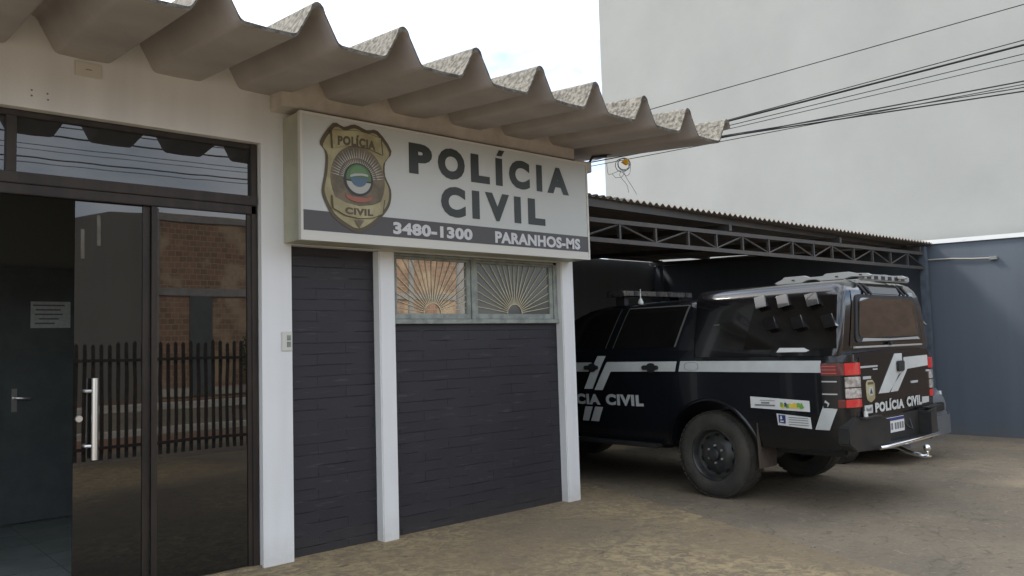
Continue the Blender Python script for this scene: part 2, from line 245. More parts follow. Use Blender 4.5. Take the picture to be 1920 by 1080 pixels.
# ------------------------------------------------------------------ mesh helpers (world coordinates; parents subtract their base)
BASE = {}
def tag(o, label=None, cat=None, group=None, kind=None):
    if label: o['label'] = label
    if cat: o['category'] = cat
    if group: o['group'] = group
    if kind: o['kind'] = kind
    return o
def thing(name, loc, label, cat, group=None):
    o = bpy.data.objects.new(name, None); COL.objects.link(o); o.location = loc; o.empty_display_size = .1
    BASE[o.name] = Vector(loc); return tag(o, label, cat, group)
class MB:
    def __init__(s): s.v = []; s.f = []; s.mi = []; s.m = 0
    def add(s, vs, fs):
        n = len(s.v); s.v += [tuple(p) for p in vs]; s.f += [tuple(n+i for i in q) for q in fs]; s.mi += [s.m]*len(fs); return s
    def box(s, x0, x1, y0, y1, z0, z1):
        return s.add([(x0,y0,z0),(x1,y0,z0),(x1,y1,z0),(x0,y1,z0),(x0,y0,z1),(x1,y0,z1),(x1,y1,z1),(x0,y1,z1)],
                     [(0,3,2,1),(4,5,6,7),(0,1,5,4),(1,2,6,5),(2,3,7,6),(3,0,4,7)])
    def prism(s, pts, fn):
        """pts: 2-D polygon; fn(u, v, k) -> xyz with k 0/1 for the two faces"""
        n = len(pts); return s.add([fn(u, v, 0) for u, v in pts]+[fn(u, v, 1) for u, v in pts],
            [tuple(range(n)), tuple(reversed(range(n, 2*n)))]+[(i, i+n, (i+1) % n+n, (i+1) % n) for i in range(n)])
    def tube(s, pts, r, n=8, cap=True):
        pts = [Vector(p) for p in pts]; rings = []; ref = Vector((0, 0, 1))
        for i, p in enumerate(pts):
            d = (pts[min(i+1, len(pts)-1)]-pts[max(i-1, 0)]).normalized()
            a = d.cross(ref) if abs(d.dot(ref)) < .95 else d.cross(Vector((1, 0, 0))); a.normalize(); b = d.cross(a)
            rr = r[i] if isinstance(r, (list, tuple)) else r
            rings.append([p+rr*(math.cos(2*math.pi*k/n)*a+math.sin(2*math.pi*k/n)*b) for k in range(n)])
        vs = [q for g in rings for q in g]
        fs = [(i*n+k, i*n+(k+1) % n, (i+1)*n+(k+1) % n, (i+1)*n+k) for i in range(len(pts)-1) for k in range(n)]
        if cap: fs += [tuple(reversed(range(n))), tuple(range((len(pts)-1)*n, len(pts)*n))]
        return s.add(vs, fs)
    def rings(s, rings, cap=True, close=True):
        n = len(rings[0]); vs = [q for g in rings for q in g]; kk = n if close else n-1
        fs = [(i*n+k, i*n+(k+1) % n, (i+1)*n+(k+1) % n, (i+1)*n+k) for i in range(len(rings)-1) for k in range(kk)]
        if cap: fs += [tuple(reversed(range(n))), tuple(range((len(rings)-1)*n, len(rings)*n))]
        return s.add(vs, fs)
    def lathe(s, prof, c, axis='X', n=40):
        """prof: (radius, along-axis)"""
        rg = []
        for r_, a in prof:
            g = []
            for k in range(n):
                t = 2*math.pi*k/n; q = (math.cos(t)*r_, math.sin(t)*r_)
                g.append({'X': (c[0]+a, c[1]+q[0], c[2]+q[1]), 'Z': (c[0]+q[0], c[1]+q[1], c[2]+a), 'Y': (c[0]+q[0], c[1]+a, c[2]+q[1])}[axis])
            rg.append(g)
        return s.rings(rg, cap=False)
    def build(s, name, m, parent=None, bevel=0, smooth=None, seg=2):
        b = BASE.get(parent.name, Vector((0, 0, 0))) if parent else Vector((0, 0, 0))
        me = bpy.data.meshes.new(name); me.from_pydata([tuple(Vector(v)-b) for v in s.v], [], s.f)
        ms = m if isinstance(m, (list, tuple)) else [m]
        for q in ms: me.materials.append(q if not isinstance(q, str) else MT[q])
        for p, i in zip(me.polygons, s.mi): p.material_index = min(i, len(ms)-1)
        bm = bmesh.new(); bm.from_mesh(me); bmesh.ops.recalc_face_normals(bm, faces=bm.faces)
        if bevel:
            bmesh.ops.bevel(bm, geom=[e for e in bm.edges if len(e.link_faces) == 2 and e.calc_face_angle(0) > R(28)], offset=bevel, segments=seg, affect='EDGES', clamp_overlap=True)
        bm.to_mesh(me); bm.free()
        if smooth or bevel:
            me.polygons.foreach_set('use_smooth', [True]*len(me.polygons)); me.set_sharp_from_angle(angle=R(smooth or 35))
        o = bpy.data.objects.new(name, me); COL.objects.link(o)
        if parent: o.parent = parent; BASE[o.name] = b
        return o
def B(name, m, parent, *boxes, bevel=0):
    mb = MB()
    for b in boxes: mb.box(*b)
    return mb.build(name, m, parent, bevel)

_tc = {}
SPC = 1.13
def text2d(body, offset=.02, spacing=1.):
    key = (body, offset, spacing)
    if key in _tc: return _tc[key]
    cu = bpy.data.curves.new('lettering', 'FONT'); cu.body = body; cu.offset = offset; cu.resolution_u = 4; cu.space_character = spacing
    o = bpy.data.objects.new('lettering', cu); COL.objects.link(o)
    dg = bpy.context.evaluated_depsgraph_get(); me = bpy.data.meshes.new_from_object(o.evaluated_get(dg))
    vs = [(v.co.x, v.co.y) for v in me.vertices]; fs = [tuple(p.vertices) for p in me.polygons]
    x0, x1 = min(v[0] for v in vs), max(v[0] for v in vs); y0, y1 = min(v[1] for v in vs), max(v[1] for v in vs)
    vs = [((a-x0)/(x1-x0), (b-y0)/(y1-y0)) for a, b in vs]
    bpy.data.objects.remove(o); bpy.data.curves.remove(cu); bpy.data.meshes.remove(me)
    _tc[key] = (vs, fs); return vs, fs
def put_text(mb, body, fn, offset=.02, spacing=1.):
    if offset >= .055 and len(body) > 1: spacing = SPC
    vs, fs = text2d(body, offset, spacing); return mb.add([fn(u, v) for u, v in vs], fs)
def quadgrid(mb, c, fn, nu=8, nv=8):
    """c: four corners (u,v) bl, br, tr, tl -> fn"""
    vs = []
    for j in range(nv+1):
        for i in range(nu+1):
            a, b = i/nu, j/nv
            u = (1-b)*((1-a)*c[0][0]+a*c[1][0])+b*((1-a)*c[3][0]+a*c[2][0]); v = (1-b)*((1-a)*c[0][1]+a*c[1][1])+b*((1-a)*c[3][1]+a*c[2][1])
            vs.append(fn(u, v))
    return mb.add(vs, [(j*(nu+1)+i, j*(nu+1)+i+1, (j+1)*(nu+1)+i+1, (j+1)*(nu+1)+i) for j in range(nv) for i in range(nu)])
def lerp(t, tab):
    if t <= tab[0][0]: return tab[0][1]
    for (a, b), (c, d) in zip(tab, tab[1:]):
        if t <= c: return b+(d-b)*(t-a)/(c-a)
    return tab[-1][1]

# ------------------------------------------------------------------ ground
def gz(x, y):
    z = -.09*max(0, min(1, (x-8.2)/4.6))
    z += -.10*max(0, min(1, (-y-2)/3))
    return z
def ground_grid(name, m, xs, ys, dz=0., fz=gz):
    mb = MB(); nx = len(xs)
    mb.add([(x, y, fz(x, y)+dz) for y in ys for x in xs], [(j*nx+i, j*nx+i+1, (j+1)*nx+i+1, (j+1)*nx+i) for j in range(len(ys)-1) for i in range(nx-1)])
    return mb.build(name, m, smooth=60)
xs = [-400, -60, -20]+[-8+.8*i for i in range(31)]+[20, 40, 100, 400]
ys = [-400, -60, -30, -20, -15, -12, -9, -7]+[-5+.6*i for i in range(28)]+[14, 20, 60, 400]
tag(ground_grid('ground', 'ground', xs, ys), kind='structure')
# apron of stained concrete in front of the station, irregular right edge
edge = [(6.03, 5.9), (5.86, 5.11), (5.62, 4.42), (5.33, 3.53), (5.19, 2.95), (4.91, 2.12), (4.6, 1.0), (4.2, -.2), (3.9, -1.6)]
ee = []
for (a, b), (c, d) in zip(edge, edge[1:]):
    for k in range(8):
        t = k/8; ee.append((a+(c-a)*t+random.uniform(-.022, .022), b+(d-b)*t))
ee.append(edge[-1])
mb = MB(); vs = []
for x, y in ee: vs += [(-8, y, .006), (x-.25, y, .014), (x-.018+random.uniform(-.006, .006), y, .014), (x+.010, y, -.004)]
mb.add(vs, [(4*i+k, 4*i+k+1, 4*i+5+k, 4*i+4+k) for i in range(len(ee)-1) for k in range(3)])
mb.mi = [1 if k == 2 and (i//3) % 3 else 0 for i in range(len(ee)-1) for k in range(3)]
tag(mb.build('concrete_apron', ['apron', mat('chipped_edge', (.34, .29, .21), .9, (.12, .10, .075), 9, (.42, .55))], smooth=40), kind='structure')
mb = MB()
for k in range(420):
    if k < 200: q = random.choice(ee); x, y = q[0]+random.gauss(.03, .07), q[1]+random.gauss(0, .05)
    elif k < 300: x, y = random.uniform(.5, 5.2), 5.14-abs(random.gauss(0, .05))
    else: x, y = random.uniform(3, 11), random.uniform(.5, 5)
    z = (.012 if x < lerp(y, [(b, a) for a, b in reversed(edge)]) else gz(x, y)); s_ = random.uniform(.003, .010); a = random.uniform(0, 3)
    pts = [(x+s_*random.uniform(.6, 1.2)*math.cos(a+i*1.257), y+s_*random.uniform(.6, 1.2)*math.sin(a+i*1.257)) for i in range(5)]
    mb.prism(pts, lambda u, v, kk: (x+(u-x)*(1-.4*kk), y+(v-y)*(1-.4*kk), z-.002+kk*s_*.7))
tag(mb.build('loose_grit', mat('grit', (.30, .25, .18), .9, (.12, .10, .08), 15)), kind='stuff')
# street, far pavement, kerbs
tag(ground_grid('road', 'road', [-400, -50, 0, 30, 80, 400], [-13.6, -10, -6.2], .006), kind='structure')
tag(ground_grid('earth_verge', 'earth', [-400, -50, 0, 30, 80, 400], [-6.2, -4.5, -3.2], .012), kind='structure')
tag(ground_grid('far_pavement', 'earth', [-400, -50, 0, 30, 80, 400], [-17.5, -15, -13.8], .10), kind='structure')
tag(B('kerb', 'kerb', None, (-60, 90, -14.0, -13.6, -.3, .09), bevel=.02), kind='structure')
tag(B('near_kerb', 'kerb', None, (-60, 90, -6.35, -6.15, -.3, .02), bevel=.02), kind='structure')

# ------------------------------------------------------------------ police station
YF = 5.158
st = thing('police_station', (0, 5.158, 0), 'low white police station with slate painted brick panels and a wavy tile eave', 'building')
B('wall', 'white', st,
  (-4.2, -.35, YF, YF+.16, 0, 3.46), (-.35, 2.312, YF, YF+.16, 2.855, 3.46),      # left of and above the entrance
  (2.529, 5.16, YF, YF+.16, 2.17, 3.46),                                          # lintel wall behind the sign
  (-4.2, -4.04, YF+.16, 12, 0, 3.40), (-4.04, 5.15, 11.84, 12, 0, 3.40))
B('side_wall', 'slate', st, (5.15, 5.328, YF+.17, 12, 0, 3.40))
B('pillar', 'white', st, (2.312, 2.529, YF-.0002, YF+.17, 0, 3.459))
B('pillar', 'white', st, (3.237, 3.376, YF-.001, YF+.17, 0, 2.168), bevel=.008)
B('pillar', 'white', st, (5.170, 5.328, YF-.001, YF+.165, 0, 3.2), bevel=.008)
B('brick_panel', 'slate', st, (2.529, 3.237, YF+.085, YF+.16, 0, 2.168))
B('brick_panel', 'slate', st, (3.376, 5.170, YF+.085, YF+.16, 0, 1.62))
B('beam', 'beam', st, (2.378, 5.20, 4.965, YF-.002, 3.085, 3.46), (5.20, 5.425, 4.965, YF-.002, 2.995, 3.09), bevel=.006)
# rooms behind the entrance
tag(B('floor', 'tilefloor', None, (-4.04, 5.15, YF+.165, 11.84, -.2, .022)), kind='structure')
B('inner_wall', 'roomdark', st, (-4.04, 5.15, 8.16, 8.3, .022, 2.92), (2.45, 2.53, YF+.165, 8.16, .022, 2.92), (-4.03, -1.9, YF+.17, 8.15, .022, 2.92))
B('ceiling', 'ceil', st, (-4.03, 5.14, YF+.17, 11.83, 2.92, 2.98))
idr = B('inner_door', 'innerdoor', st, (1.29, 2.3, 8.11, 8.155, .03, 2.2), (1.26, 1.29, 8.10, 8.159, .03, 2.24), (1.29, 2.3, 8.10, 8.159, 2.2, 2.24))
mb = MB(); mb.tube([(1.385, 8.105, 1.10), (1.385, 8.045, 1.10), (1.40, 8.04, 1.10), (1.50, 8.04, 1.095)], .011); mb.box(1.365, 1.405, 8.10, 8.109, .98, 1.18)
mb.build('handle', 'steel', idr, smooth=40)
pn = thing('paper_notice', (1.66, 8.105, 1.71), 'pale printed paper notice taped to the dark inner door behind the open entrance', 'notice')
B('sheet', 'paper', pn, (1.50, 1.815, 8.102, 8.1085, 1.705, 1.94))
mb = MB()
for i, (a, b) in enumerate(((.05, .85), (.12, .75), (.1, .8), (.2, .7), (.1, .6))): mb.box(1.50+a*.315, 1.50+b*.315, 8.0995, 8.1015, 1.90-i*.04, 1.912-i*.04)
mb.build('print', 'decalt', pn)
# tile grout lines of the entrance floor
mb = MB()
for k in range(8): mb.box(-1.9, 2.44, 5.33+k*.45, 5.334+k*.45, .020, .0245)
for k in range(10): mb.box(-1.8+k*.45, -1.796+k*.45, 5.2, 8.15, .020, .0243)
tag(mb.build('floor_joints', 'innerdoor'), kind='structure')

# roof of deep trapezoid (canalete) fibre-cement tiles
P = .55; X0 = 2.037-P*10; YE = 3.81
def roofz(y): return 3.075+(y-YE)*.095
xsr = []
for i in range(0, 18):
    xp = X0+i*P
    xsr += [(xp-.046, .150), (xp-.034, .176), (xp-.018, .193), (xp, .199), (xp+.018, .193), (xp+.034, .176), (xp+.046, .150)]
    if i < 17: xsr += [(xp+.112, .026), (xp+.124, .009), (xp+.142, 0.), (xp+.275, -.004), (xp+.408, 0.), (xp+.426, .009), (xp+.438, .026)]
ysr = [YE, YE+.3, YE+.9, YE+1.6, 6.5, 9, 12.2]
mb = MB(); nx = len(xsr)
lo = [(x, y, roofz(y)+h) for y in ysr for x, h in xsr]; hi = [(x, y, roofz(y)+h+.020+(.010 if h > .15 else 0)) for y in ysr for x, h in xsr]
NV = len(lo); g = lambda j, i: j*nx+i
mb.m = 0; mb.add(lo+hi, [(g(j, i), g(j, i+1), g(j+1, i+1), g(j+1, i)) for j in range(len(ysr)-1) for i in range(nx-1)])
mb.m = 1; mb.f += [(NV+g(j, i), NV+g(j+1, i), NV+g(j+1, i+1), NV+g(j, i+1)) for j in range(len(ysr)-1) for i in range(nx-1)]; mb.mi += [1]*((len(ysr)-1)*(nx-1))
ends = [(g(0, i), g(0, i+1), NV+g(0, i+1), NV+g(0, i)) for i in range(nx-1)]+[(g(len(ysr)-1, i), g(len(ysr)-1, i+1), NV+g(len(ysr)-1, i+1), NV+g(len(ysr)-1, i)) for i in range(nx-1)]
ends += [(g(j, e), g(j+1, e), NV+g(j+1, e), NV+g(j, e)) for j in range(len(ysr)-1) for e in (0, nx-1)]
mb.f += ends; mb.mi += [2]*len(ends)
mb.build('roof', ['tile_under', 'tile_top', 'tile_edge'], st, smooth=30)

# entrance: bronze aluminium frame, transom light, sliding dark glass leaves
YG = 5.235
ent = MB()
for b in ((-.35, 2.30, YG-.03, YG+.04, 2.365, 2.425), (-.35, 2.302, YG-.045, YG+.045, 2.425, 2.49), (-.35, 2.30, YG-.02, YG+.03, 2.815, 2.853), (2.262, 2.308, YG-.03, YG+.04, .0, 2.853), (-.35, -.30, YG-.03, YG+.04, 0, 2.85), (.83, .885, YG-.025, YG+.035, 2.49, 2.815)): ent.box(*b)
fr = ent.build('entrance_frame', 'alu', st, bevel=.004)
MB().box(.885, 2.262, YG, YG+.008, 2.49, 2.815).build('transom_pane', 'glasstop', fr)
MB().box(-.30, .83, YG, YG+.008, 2.49, 2.815).build('transom_pane', 'glasstop', fr)
d1 = B('sliding_door', 'glassdoor', st, (1.195, 1.62, YG+.012, YG+.022, .03, 2.362))
B('stile', 'alu', d1, (1.575, 1.618, YG+.002, YG+.032, .03, 2.362))
mb = MB(); mb.tube([(1.296, YG-.045, .83), (1.296, YG-.045, 1.305)], .0185, 14)
for z in (.91, 1.23): mb.tube([(1.296, YG-.045, z), (1.255, YG-.02, z), (1.255, YG+.012, z)], .010, 8)
mb.build('handle', 'steel', d1, smooth=40)
mb = MB(); mb.lathe([(0, -.010), (.018, -.010), (.021, 0), (0, 0)], (1.225, YG+.012, 1.07), 'Y', 18); mb.build('lock', 'steel', d1, smooth=30)
d2 = B('sliding_door', 'glassdoor', st, (1.62, 2.262, YG-.012, YG-.004, .03, 2.362))
B('stile', 'alu', d2, (1.62, 1.655, YG-.022, YG-.0005, .03, 2.362), (2.235, 2.262, YG-.022, YG-.0005, .03, 2.362))
tag(B('door_sill', 'apron', None, (-.35, 2.312, YF+.02, YG+.085, -.05, .026)), kind='structure')

# window with two sashes and sunburst grilles
wf = MB()
XW0, XW1, ZW0, ZW1 = 3.385, 5.165, 1.622, 2.166
YW = YF+.075
for b in ((XW0, XW1, YW-.035, YW+.04, ZW0-.005, ZW0+.030), (XW0, XW0+.028, YW-.02, YW+.04, ZW0+.03, ZW1), (XW1-.045, XW1, YW-.02, YW+.04, ZW0+.03, ZW1), (XW0, XW1, YW-.02, YW+.04, ZW1-.02, ZW1+.0), (4.165, 4.215, YW-.022, YW+.04, ZW0+.03, ZW1-.02)): wf.box(*b)
win = wf.build('window', 'winframe', st, bevel=.003)
for (a, b, gm) in ((XW0+.03, 4.163, 'glasswin'), (4.217, XW1-.047, 'glasswin2')):
    z0, z1 = ZW0+.032, ZW1-.022; t = .045
    B('sash', 'winframe', win, (a, b, YW-.012, YW+.02, z0, z0+t), (a, b, YW-.012, YW+.02, z1-.02, z1), (a, a+.022, YW-.012, YW+.02, z0+t, z1-.02), (b-t, b, YW-.012, YW+.02, z0+t, z1-.02), bevel=.003)
    B('pane', gm, win, (a+.022, b-t, YW+.004, YW+.009, z0+t, z1-.02))
    cx = (a+b-t)/2+.01; cz = z0+t; mb = MB(); rc = .085
    x0, x1, zt = a+.024, b-t-.002, z1-.022
    mb.tube([(cx+rc*math.cos(R(k)), YW-.004, cz+rc*math.sin(R(k))) for k in range(0, 181, 15)], .0035, 5)
    for k in range(1, 22):
        an = math.pi*k/22; dx, dz = math.cos(an), math.sin(an)
        tmax = min([q for q in (((x1-cx)/dx if dx > 1e-6 else 9), ((x0-cx)/dx if dx < -1e-6 else 9), ((zt-cz)/dz if dz > 1e-6 else 9))])
        if tmax > rc: mb.tube([(cx+dx*rc, YW-.004, cz+dz*rc), (cx+dx*tmax, YW-.004, cz+dz*tmax)], .0030, 5)
    mb.build('grille', 'grille', win, smooth=60)
B('curtain', 'roomdark', st, (3.4, 5.14, YF+.30, YF+.32, .9, 2.9))

# small fixtures on the wall
jb = thing('junction_box', (1.24, YF, 3.14), 'square cream blank cover plate high on the wall above the entrance', 'wall box')
B('cover', 'beige', jb, (1.165, 1.31, YF-.012, YF, 3.094, 3.184), bevel=.004); B('slot', 'decalt', jb, (1.222, 1.255, YF-.0135, YF-.0115, 3.136, 3.141))
ob = thing('light_switch', (2.49, YF, 1.5), 'white two gang switch plate on the pillar beside the slate brick panel', 'switch')
B('plate', 'plastic', ob, (2.448, 2.527, YF-.011, YF-.001, 1.432, 1.565), bevel=.004)
B('rocker', 'winframe', ob, (2.486, 2.512, YF-.016, YF-.0105, 1.505, 1.54)); B('rocker', 'winframe', ob, (2.486, 2.512, YF-.016, YF-.0105, 1.46, 1.495))
for x, z in ((.945, 2.962), (.945, 2.93), (1.025, 2.955), (1.028, 2.92)):
    MB().lathe([(0, -.002), (.005, -.002), (.006, 0)], (x, YF-.0005, z), 'Y', 8).build('screw_hole', 'decalt', st)

# ------------------------------------------------------------------ sign
YS = 4.8968; SX, SZ = 2.470, 2.1704; SW, SH = 2.810, .8794
sg = thing('police_sign', (SX+SW/2, YF, SZ), 'long white illuminated box sign reading POLÍCIA CIVIL with a gold shield under the eave', 'sign')
sf = lambda d: (lambda u, v: (SX+u, YS-d, SZ+v))
B('box', 'signside', sg, (SX+.004, SX+SW-.004, YS+.012, YF-.004, SZ+.004, SZ+SH-.004))
B('face', 'signwhite', sg, (SX+.018, SX+SW-.018, YS, YS+.012, SZ+.018, SZ+SH-.018))
B('trim', 'signtrim', sg, (SX, SX+SW, YS-.006, YS+.03, SZ, SZ+.018), (SX, SX+SW, YS-.006, YS+.03, SZ+SH-.018, SZ+SH), (SX, SX+.018, YS-.006, YS+.03, SZ+.018, SZ+SH-.018), (SX+SW-.018, SX+SW, YS-.006, YS+.03, SZ+.018, SZ+SH-.018), (SX+.018, SX+SW-.018, YS-.0035, YS-.0005, SZ+.018, SZ+.066))
B('band', 'signdark', sg, (SX+.020, SX+SW-.019, YS-.002, YS-.0004, SZ+.068, SZ+.206))
def word(name, m, letters, off):
    mb = MB()
    for ch, u0, u1, v0, v1 in letters:
        put_text(mb, ch, lambda a, b: (SX+u0+a*(u1-u0), YS-off, SZ+v0+b*(v1-v0)), .062)
    return mb
mb = word('l', 'letter', [('P', .878, 1.091, .556, .789), ('O', 1.143, 1.406, .551, .797), ('L', 1.466, 1.660, .556, .786), ('I', 1.724, 1.797, .557, .784), ('C', 1.868, 2.100, .552, .797), ('I', 2.178, 2.245, .558, .787), ('A', 2.304, 2.568, .558, .790)], .0022)
mb.add([(SX+a, YS-.0022, SZ+b) for a, b in ((1.735, .803), (1.790, .803), (1.825, .853), (1.765, .853))], [(0, 1, 2, 3)])
mb.build('lettering', 'letter', sg)
word('l', 'letter', [('C', 1.165, 1.404, .256, .497), ('I', 1.470, 1.546, .263, .489), ('V', 1.604, 1.862, .262, .491), ('I', 1.915, 1.990, .264, .487), ('L', 2.070, 2.268, .265, .488)], .0022).build('lettering', 'letter', sg)
mb = MB(); put_text(mb, '3480-1300', lambda a, b: (SX+.727+a*.737, YS-.0035, SZ+.088+b*.090), .05, 1.08); mb.build('lettering', 'lettergrey', sg)
mb = MB(); put_text(mb, 'PARANHOS-MS', lambda a, b: (SX+1.698+a*.988, YS-.0035, SZ+.084+b*.096), .045, 1.06); mb.build('lettering', 'lettergrey', sg)
SHD = [(0.249,0.831),(0.333,0.816),(0.42,0.847),(0.516,0.821),(0.611,0.828),(0.724,0.697),(0.669,0.606),(0.667,0.505),(0.713,0.41),(0.706,0.309),(0.656,0.229),(0.559,0.139),(0.438,0.077),(0.33,0.113),(0.235,0.177),(0.176,0.274),(0.155,0.35),(0.178,0.463),(0.189,0.583),(0.177,0.636),(0.147,0.688)]
def spline(pts, k=4):
    out = []; n = len(pts)
    for i in range(n):
        p0, p1, p2, p3 = [Vector(pts[(i+j-1) % n]) for j in range(4)]
        for s_ in range(k):
            t = s_/k; q = .5*((2*p1)+(p2-p0)*t+(2*p0-5*p1+4*p2-p3)*t*t+(3*p1-p0-3*p2+p3)*t**3); out.append((q.x, q.y))
    return out
def shrink(pts, f, c=(.438, .46)): return [(c[0]+(x-c[0])*f, c[1]+(y-c[1])*f) for x, y in pts]
def layer(pts, d, parent, name, m, th=.0016):
    mb = MB(); mb.prism(pts, lambda u, v, k: (SX+u, YS-d-(th if k else 0), SZ+v)); return mb.build(name, m, parent)
em = layer(spline(SHD, 3), .0040, sg, 'emblem', 'golddk')
tag(em, 'gold shield emblem with a green and blue disc')
layer(shrink(spline(SHD, 3), .925), .0062, em, 'shield_field', 'gold')
layer([(.44+.218*math.cos(t), .45+.245*math.sin(t)) for t in [2*math.pi*k/36 for k in range(36)]], .0082, em, 'rosette', 'emolive')
mb = MB()
for k in range(28):
    a = R(8+k*6.1); r0 = .105; r1 = .215+(.014 if k % 2 else 0)
    for (ri, rj, w_) in ((r0, r0+.045, .011), (r0+.05, r1, .008)):
        c, s_ = math.cos(a), math.sin(a)
        mb.prism([(.44+ri*c-w_*.5*s_, .45+ri*s_+w_*.5*c), (.44+ri*c+w_*.5*s_, .45+ri*s_-w_*.5*c), (.44+rj*c, .45+rj*s_)], lambda u, v, q: (SX+u, YS-.0102-.0012*q, SZ+v))
mb.build('sun_rays', 'emsilver', em)
circ = lambda r, a0=0, a1=360, cx=.441, cz=.452, sx=1., n=28: [(cx+sx*r*math.cos(R(a0+(a1-a0)*k/n)), cz+r*math.sin(R(a0+(a1-a0)*k/n))) for k in range(n+1)][:n+(1 if a1-a0 < 360 else 0)]
layer(circ(.118), .0120, em, 'ring', 'emdark'); layer(circ(.100, 190, 350), .0140, em, 'ring', 'emsilver'); layer(circ(.1, -8, 188, cz=.46), .0140, em, 'wreath', 'emgreen')
layer(circ(.072, 5, 175, cz=.478), .0160, em, 'disc_top', mat('disc_green', (.14, .26, .13), .5)); layer(circ(.07, 182, 358, cz=.470), .0160, em, 'disc_bottom', 'emblue')
layer([(.37, .478), (.41, .492), (.47, .498), (.515, .494), (.515, .480), (.46, .482), (.41, .474), (.37, .462)], .0180, em, 'disc_stripe', 'emsilver')
layer([(.335, .345), (.39, .325), (.44, .33), (.50, .325), (.55, .345), (.545, .315), (.49, .295), (.44, .290), (.39, .295), (.34, .315)], .0140, em, 'ribbon', 'emred')
ban1 = [(.232, .775), (.33, .786), (.43, .800), (.53, .790), (.625, .775), (.635, .655), (.53, .683), (.43, .690), (.33, .678), (.240, .650)]
layer(shrink(ban1, 1.05, (.43, .72)), .0160, em, 'banner_edge', 'golddk'); b1 = layer(ban1, .0182, em, 'banner', 'gold')
ban2 = [(.232, .318), (.33, .278), (.44, .262), (.55, .28), (.645, .325), (.628, .225), (.55, .19), (.44, .176), (.33, .19), (.238, .232)]
layer(shrink(ban2, 1.05, (.44, .25)), .0160, em, 'banner_edge', 'golddk'); layer(ban2, .0182, em, 'banner', 'gold')
arc = lambda x, k: k*(1-((x-.43)/.17)**2)
mb = MB(); put_text(mb, 'POLÍCIA', lambda a, b: (SX+.275+a*.305, YS-.0204, SZ+.672+arc(.275+a*.305, .014)+b*.082), .06); mb.build('lettering', 'golddk', em)
mb = MB(); put_text(mb, 'CIVIL', lambda a, b: (SX+.325+a*.225, YS-.0204, SZ+.204-arc(.325+a*.225, .008)+b*.050), .06); mb.build('lettering', 'golddk', em)
layer([(.40, .165), (.478, .165), (.438, .105)], .0140, em, 'star', 'emolive')

# ------------------------------------------------------------------ side wall, carport, neighbour
XWL = 12.9
sw = thing('boundary_wall', (XWL+.1, 6, -.09), 'blue grey rendered boundary wall with a white metal cap on the right', 'wall')
mb = MB(); zt = lambda y: 2.755+.030*(y-3.5)
mb.prism([(1.9, -.4), (12.5, -.4), (12.5, zt(12.5)), (1.9, zt(1.9))], lambda u, v, k: (XWL+.16*k, u, v)); mb.build('wall', 'bluewall', sw)
mb = MB(); mb.prism([(1.9, zt(1.9)-.015), (12.5, zt(12.5)-.015), (12.5, zt(12.5)+.055), (1.9, zt(1.9)+.045)], lambda u, v, k: (XWL-.03+.22*k, u, v))
for k in range(9): mb.box(XWL-.036, XWL-.028, 2.3+k*1.05, 2.32+k*1.05, zt(2.3+k*1.05)+.01, zt(2.3+k*1.05)+.03)
mb.build('metal_cap', 'cap', sw)
rw = thing('raw_brick_wall', (XWL+.1, -.6, -.09), 'bare brown brick wall continuing the boundary towards the street', 'wall')
MB().prism([(-3.1, -.4), (1.895, -.4), (1.895, 2.72), (-3.1, 2.60)], lambda u, v, k: (XWL+.16*k, u, v)).build('wall', 'brick2', rw)
bw = thing('rear_wall', (9.0, 10.25, 0), 'black painted rear wall closing the back of the carport', 'wall')
B('wall', 'darkwall', bw, (5.335, 12.88, 10.2, 10.36, -.2, 3.02))
ap = thing('conduit', (12.87, 4.5, 2.5), 'thin pale conduit pipe fixed along the top of the blue side wall', 'conduit')
mb = MB(); mb.tube([(12.875, 4.95, 2.545), (12.875, 4.6, 2.53), (12.875, 4.3, 2.50), (12.875, 4.08, 2.486)], .011, 8); mb.build('pipe', 'tan', ap, smooth=50)
mb = MB(); mb.box(12.85, 12.895, 3.98, 4.08, 2.46, 2.51); mb.build('end_box', 'winframe', ap, bevel=.003)

cp = thing('carport', (9.3, 6.5, 0), 'open carport with a dark corrugated sheet roof on a lattice truss', 'carport')
# front edge line and slope
def lx(x, a, b): return a+(b-a)*(x-5.7)/(12.9-5.7)
mb = MB(); pts = []; xx = 5.34
while xx < 12.86: pts.append((xx, 0)); pts.append((xx+.018, .0)); pts.append((xx+.048, .026)); pts.append((xx+.066, .026)); xx += .096
rows = []
for t in (0, 1):
    row = []
    for x, h in pts:
        y = lx(x, 5.15, 4.852) if t == 0 else 10.15; z = lx(x, 2.818, 2.775)+h+(.055*(y-5) if t else 0); row.append((x, y, z))
    rows.append(row)
n = len(pts); vs = rows[0]+rows[1]+[(x, y, z+.008) for x, y, z in rows[0]+rows[1]]
mb.add(vs, [(i, i+1, n+i+1, n+i) for i in range(n-1)]+[(2*n+i, 3*n+i, 3*n+i+1, 2*n+i+1) for i in range(n-1)]+[(i, i+1, 2*n+i+1, 2*n+i) for i in range(n-1)])
mb.build('sheet_roof', 'sheet', cp)
A0, A1 = Vector((5.40, 5.27, 0)), Vector((12.75, 4.92, 0))
def tp(x, z0, z1): # point on the truss line at world x with height interpolated
    t = (x-5.7)/(12.75-5.7); return (x, 5.255+(4.92-5.255)*t, z0+(z1-z0)*t)
TT, TB = (2.625, 2.632), (2.432, 2.412)
def bar(mb, p, q, w_=.016, d=.02):
    mb.tube([p, q], w_, 4)
for z in (TT, TB):
    mb = MB(); p, q = Vector(tp(5.34, *z)), Vector(tp(12.75, *z))
    mb.prism([(0, -.022), (1, -.022), (1, .022), (0, .022)], lambda u, v, k: tuple(p.lerp(q, u)+Vector((0, .04*k, v))))
    mb.build('truss_chord', 'metaldark', cp)
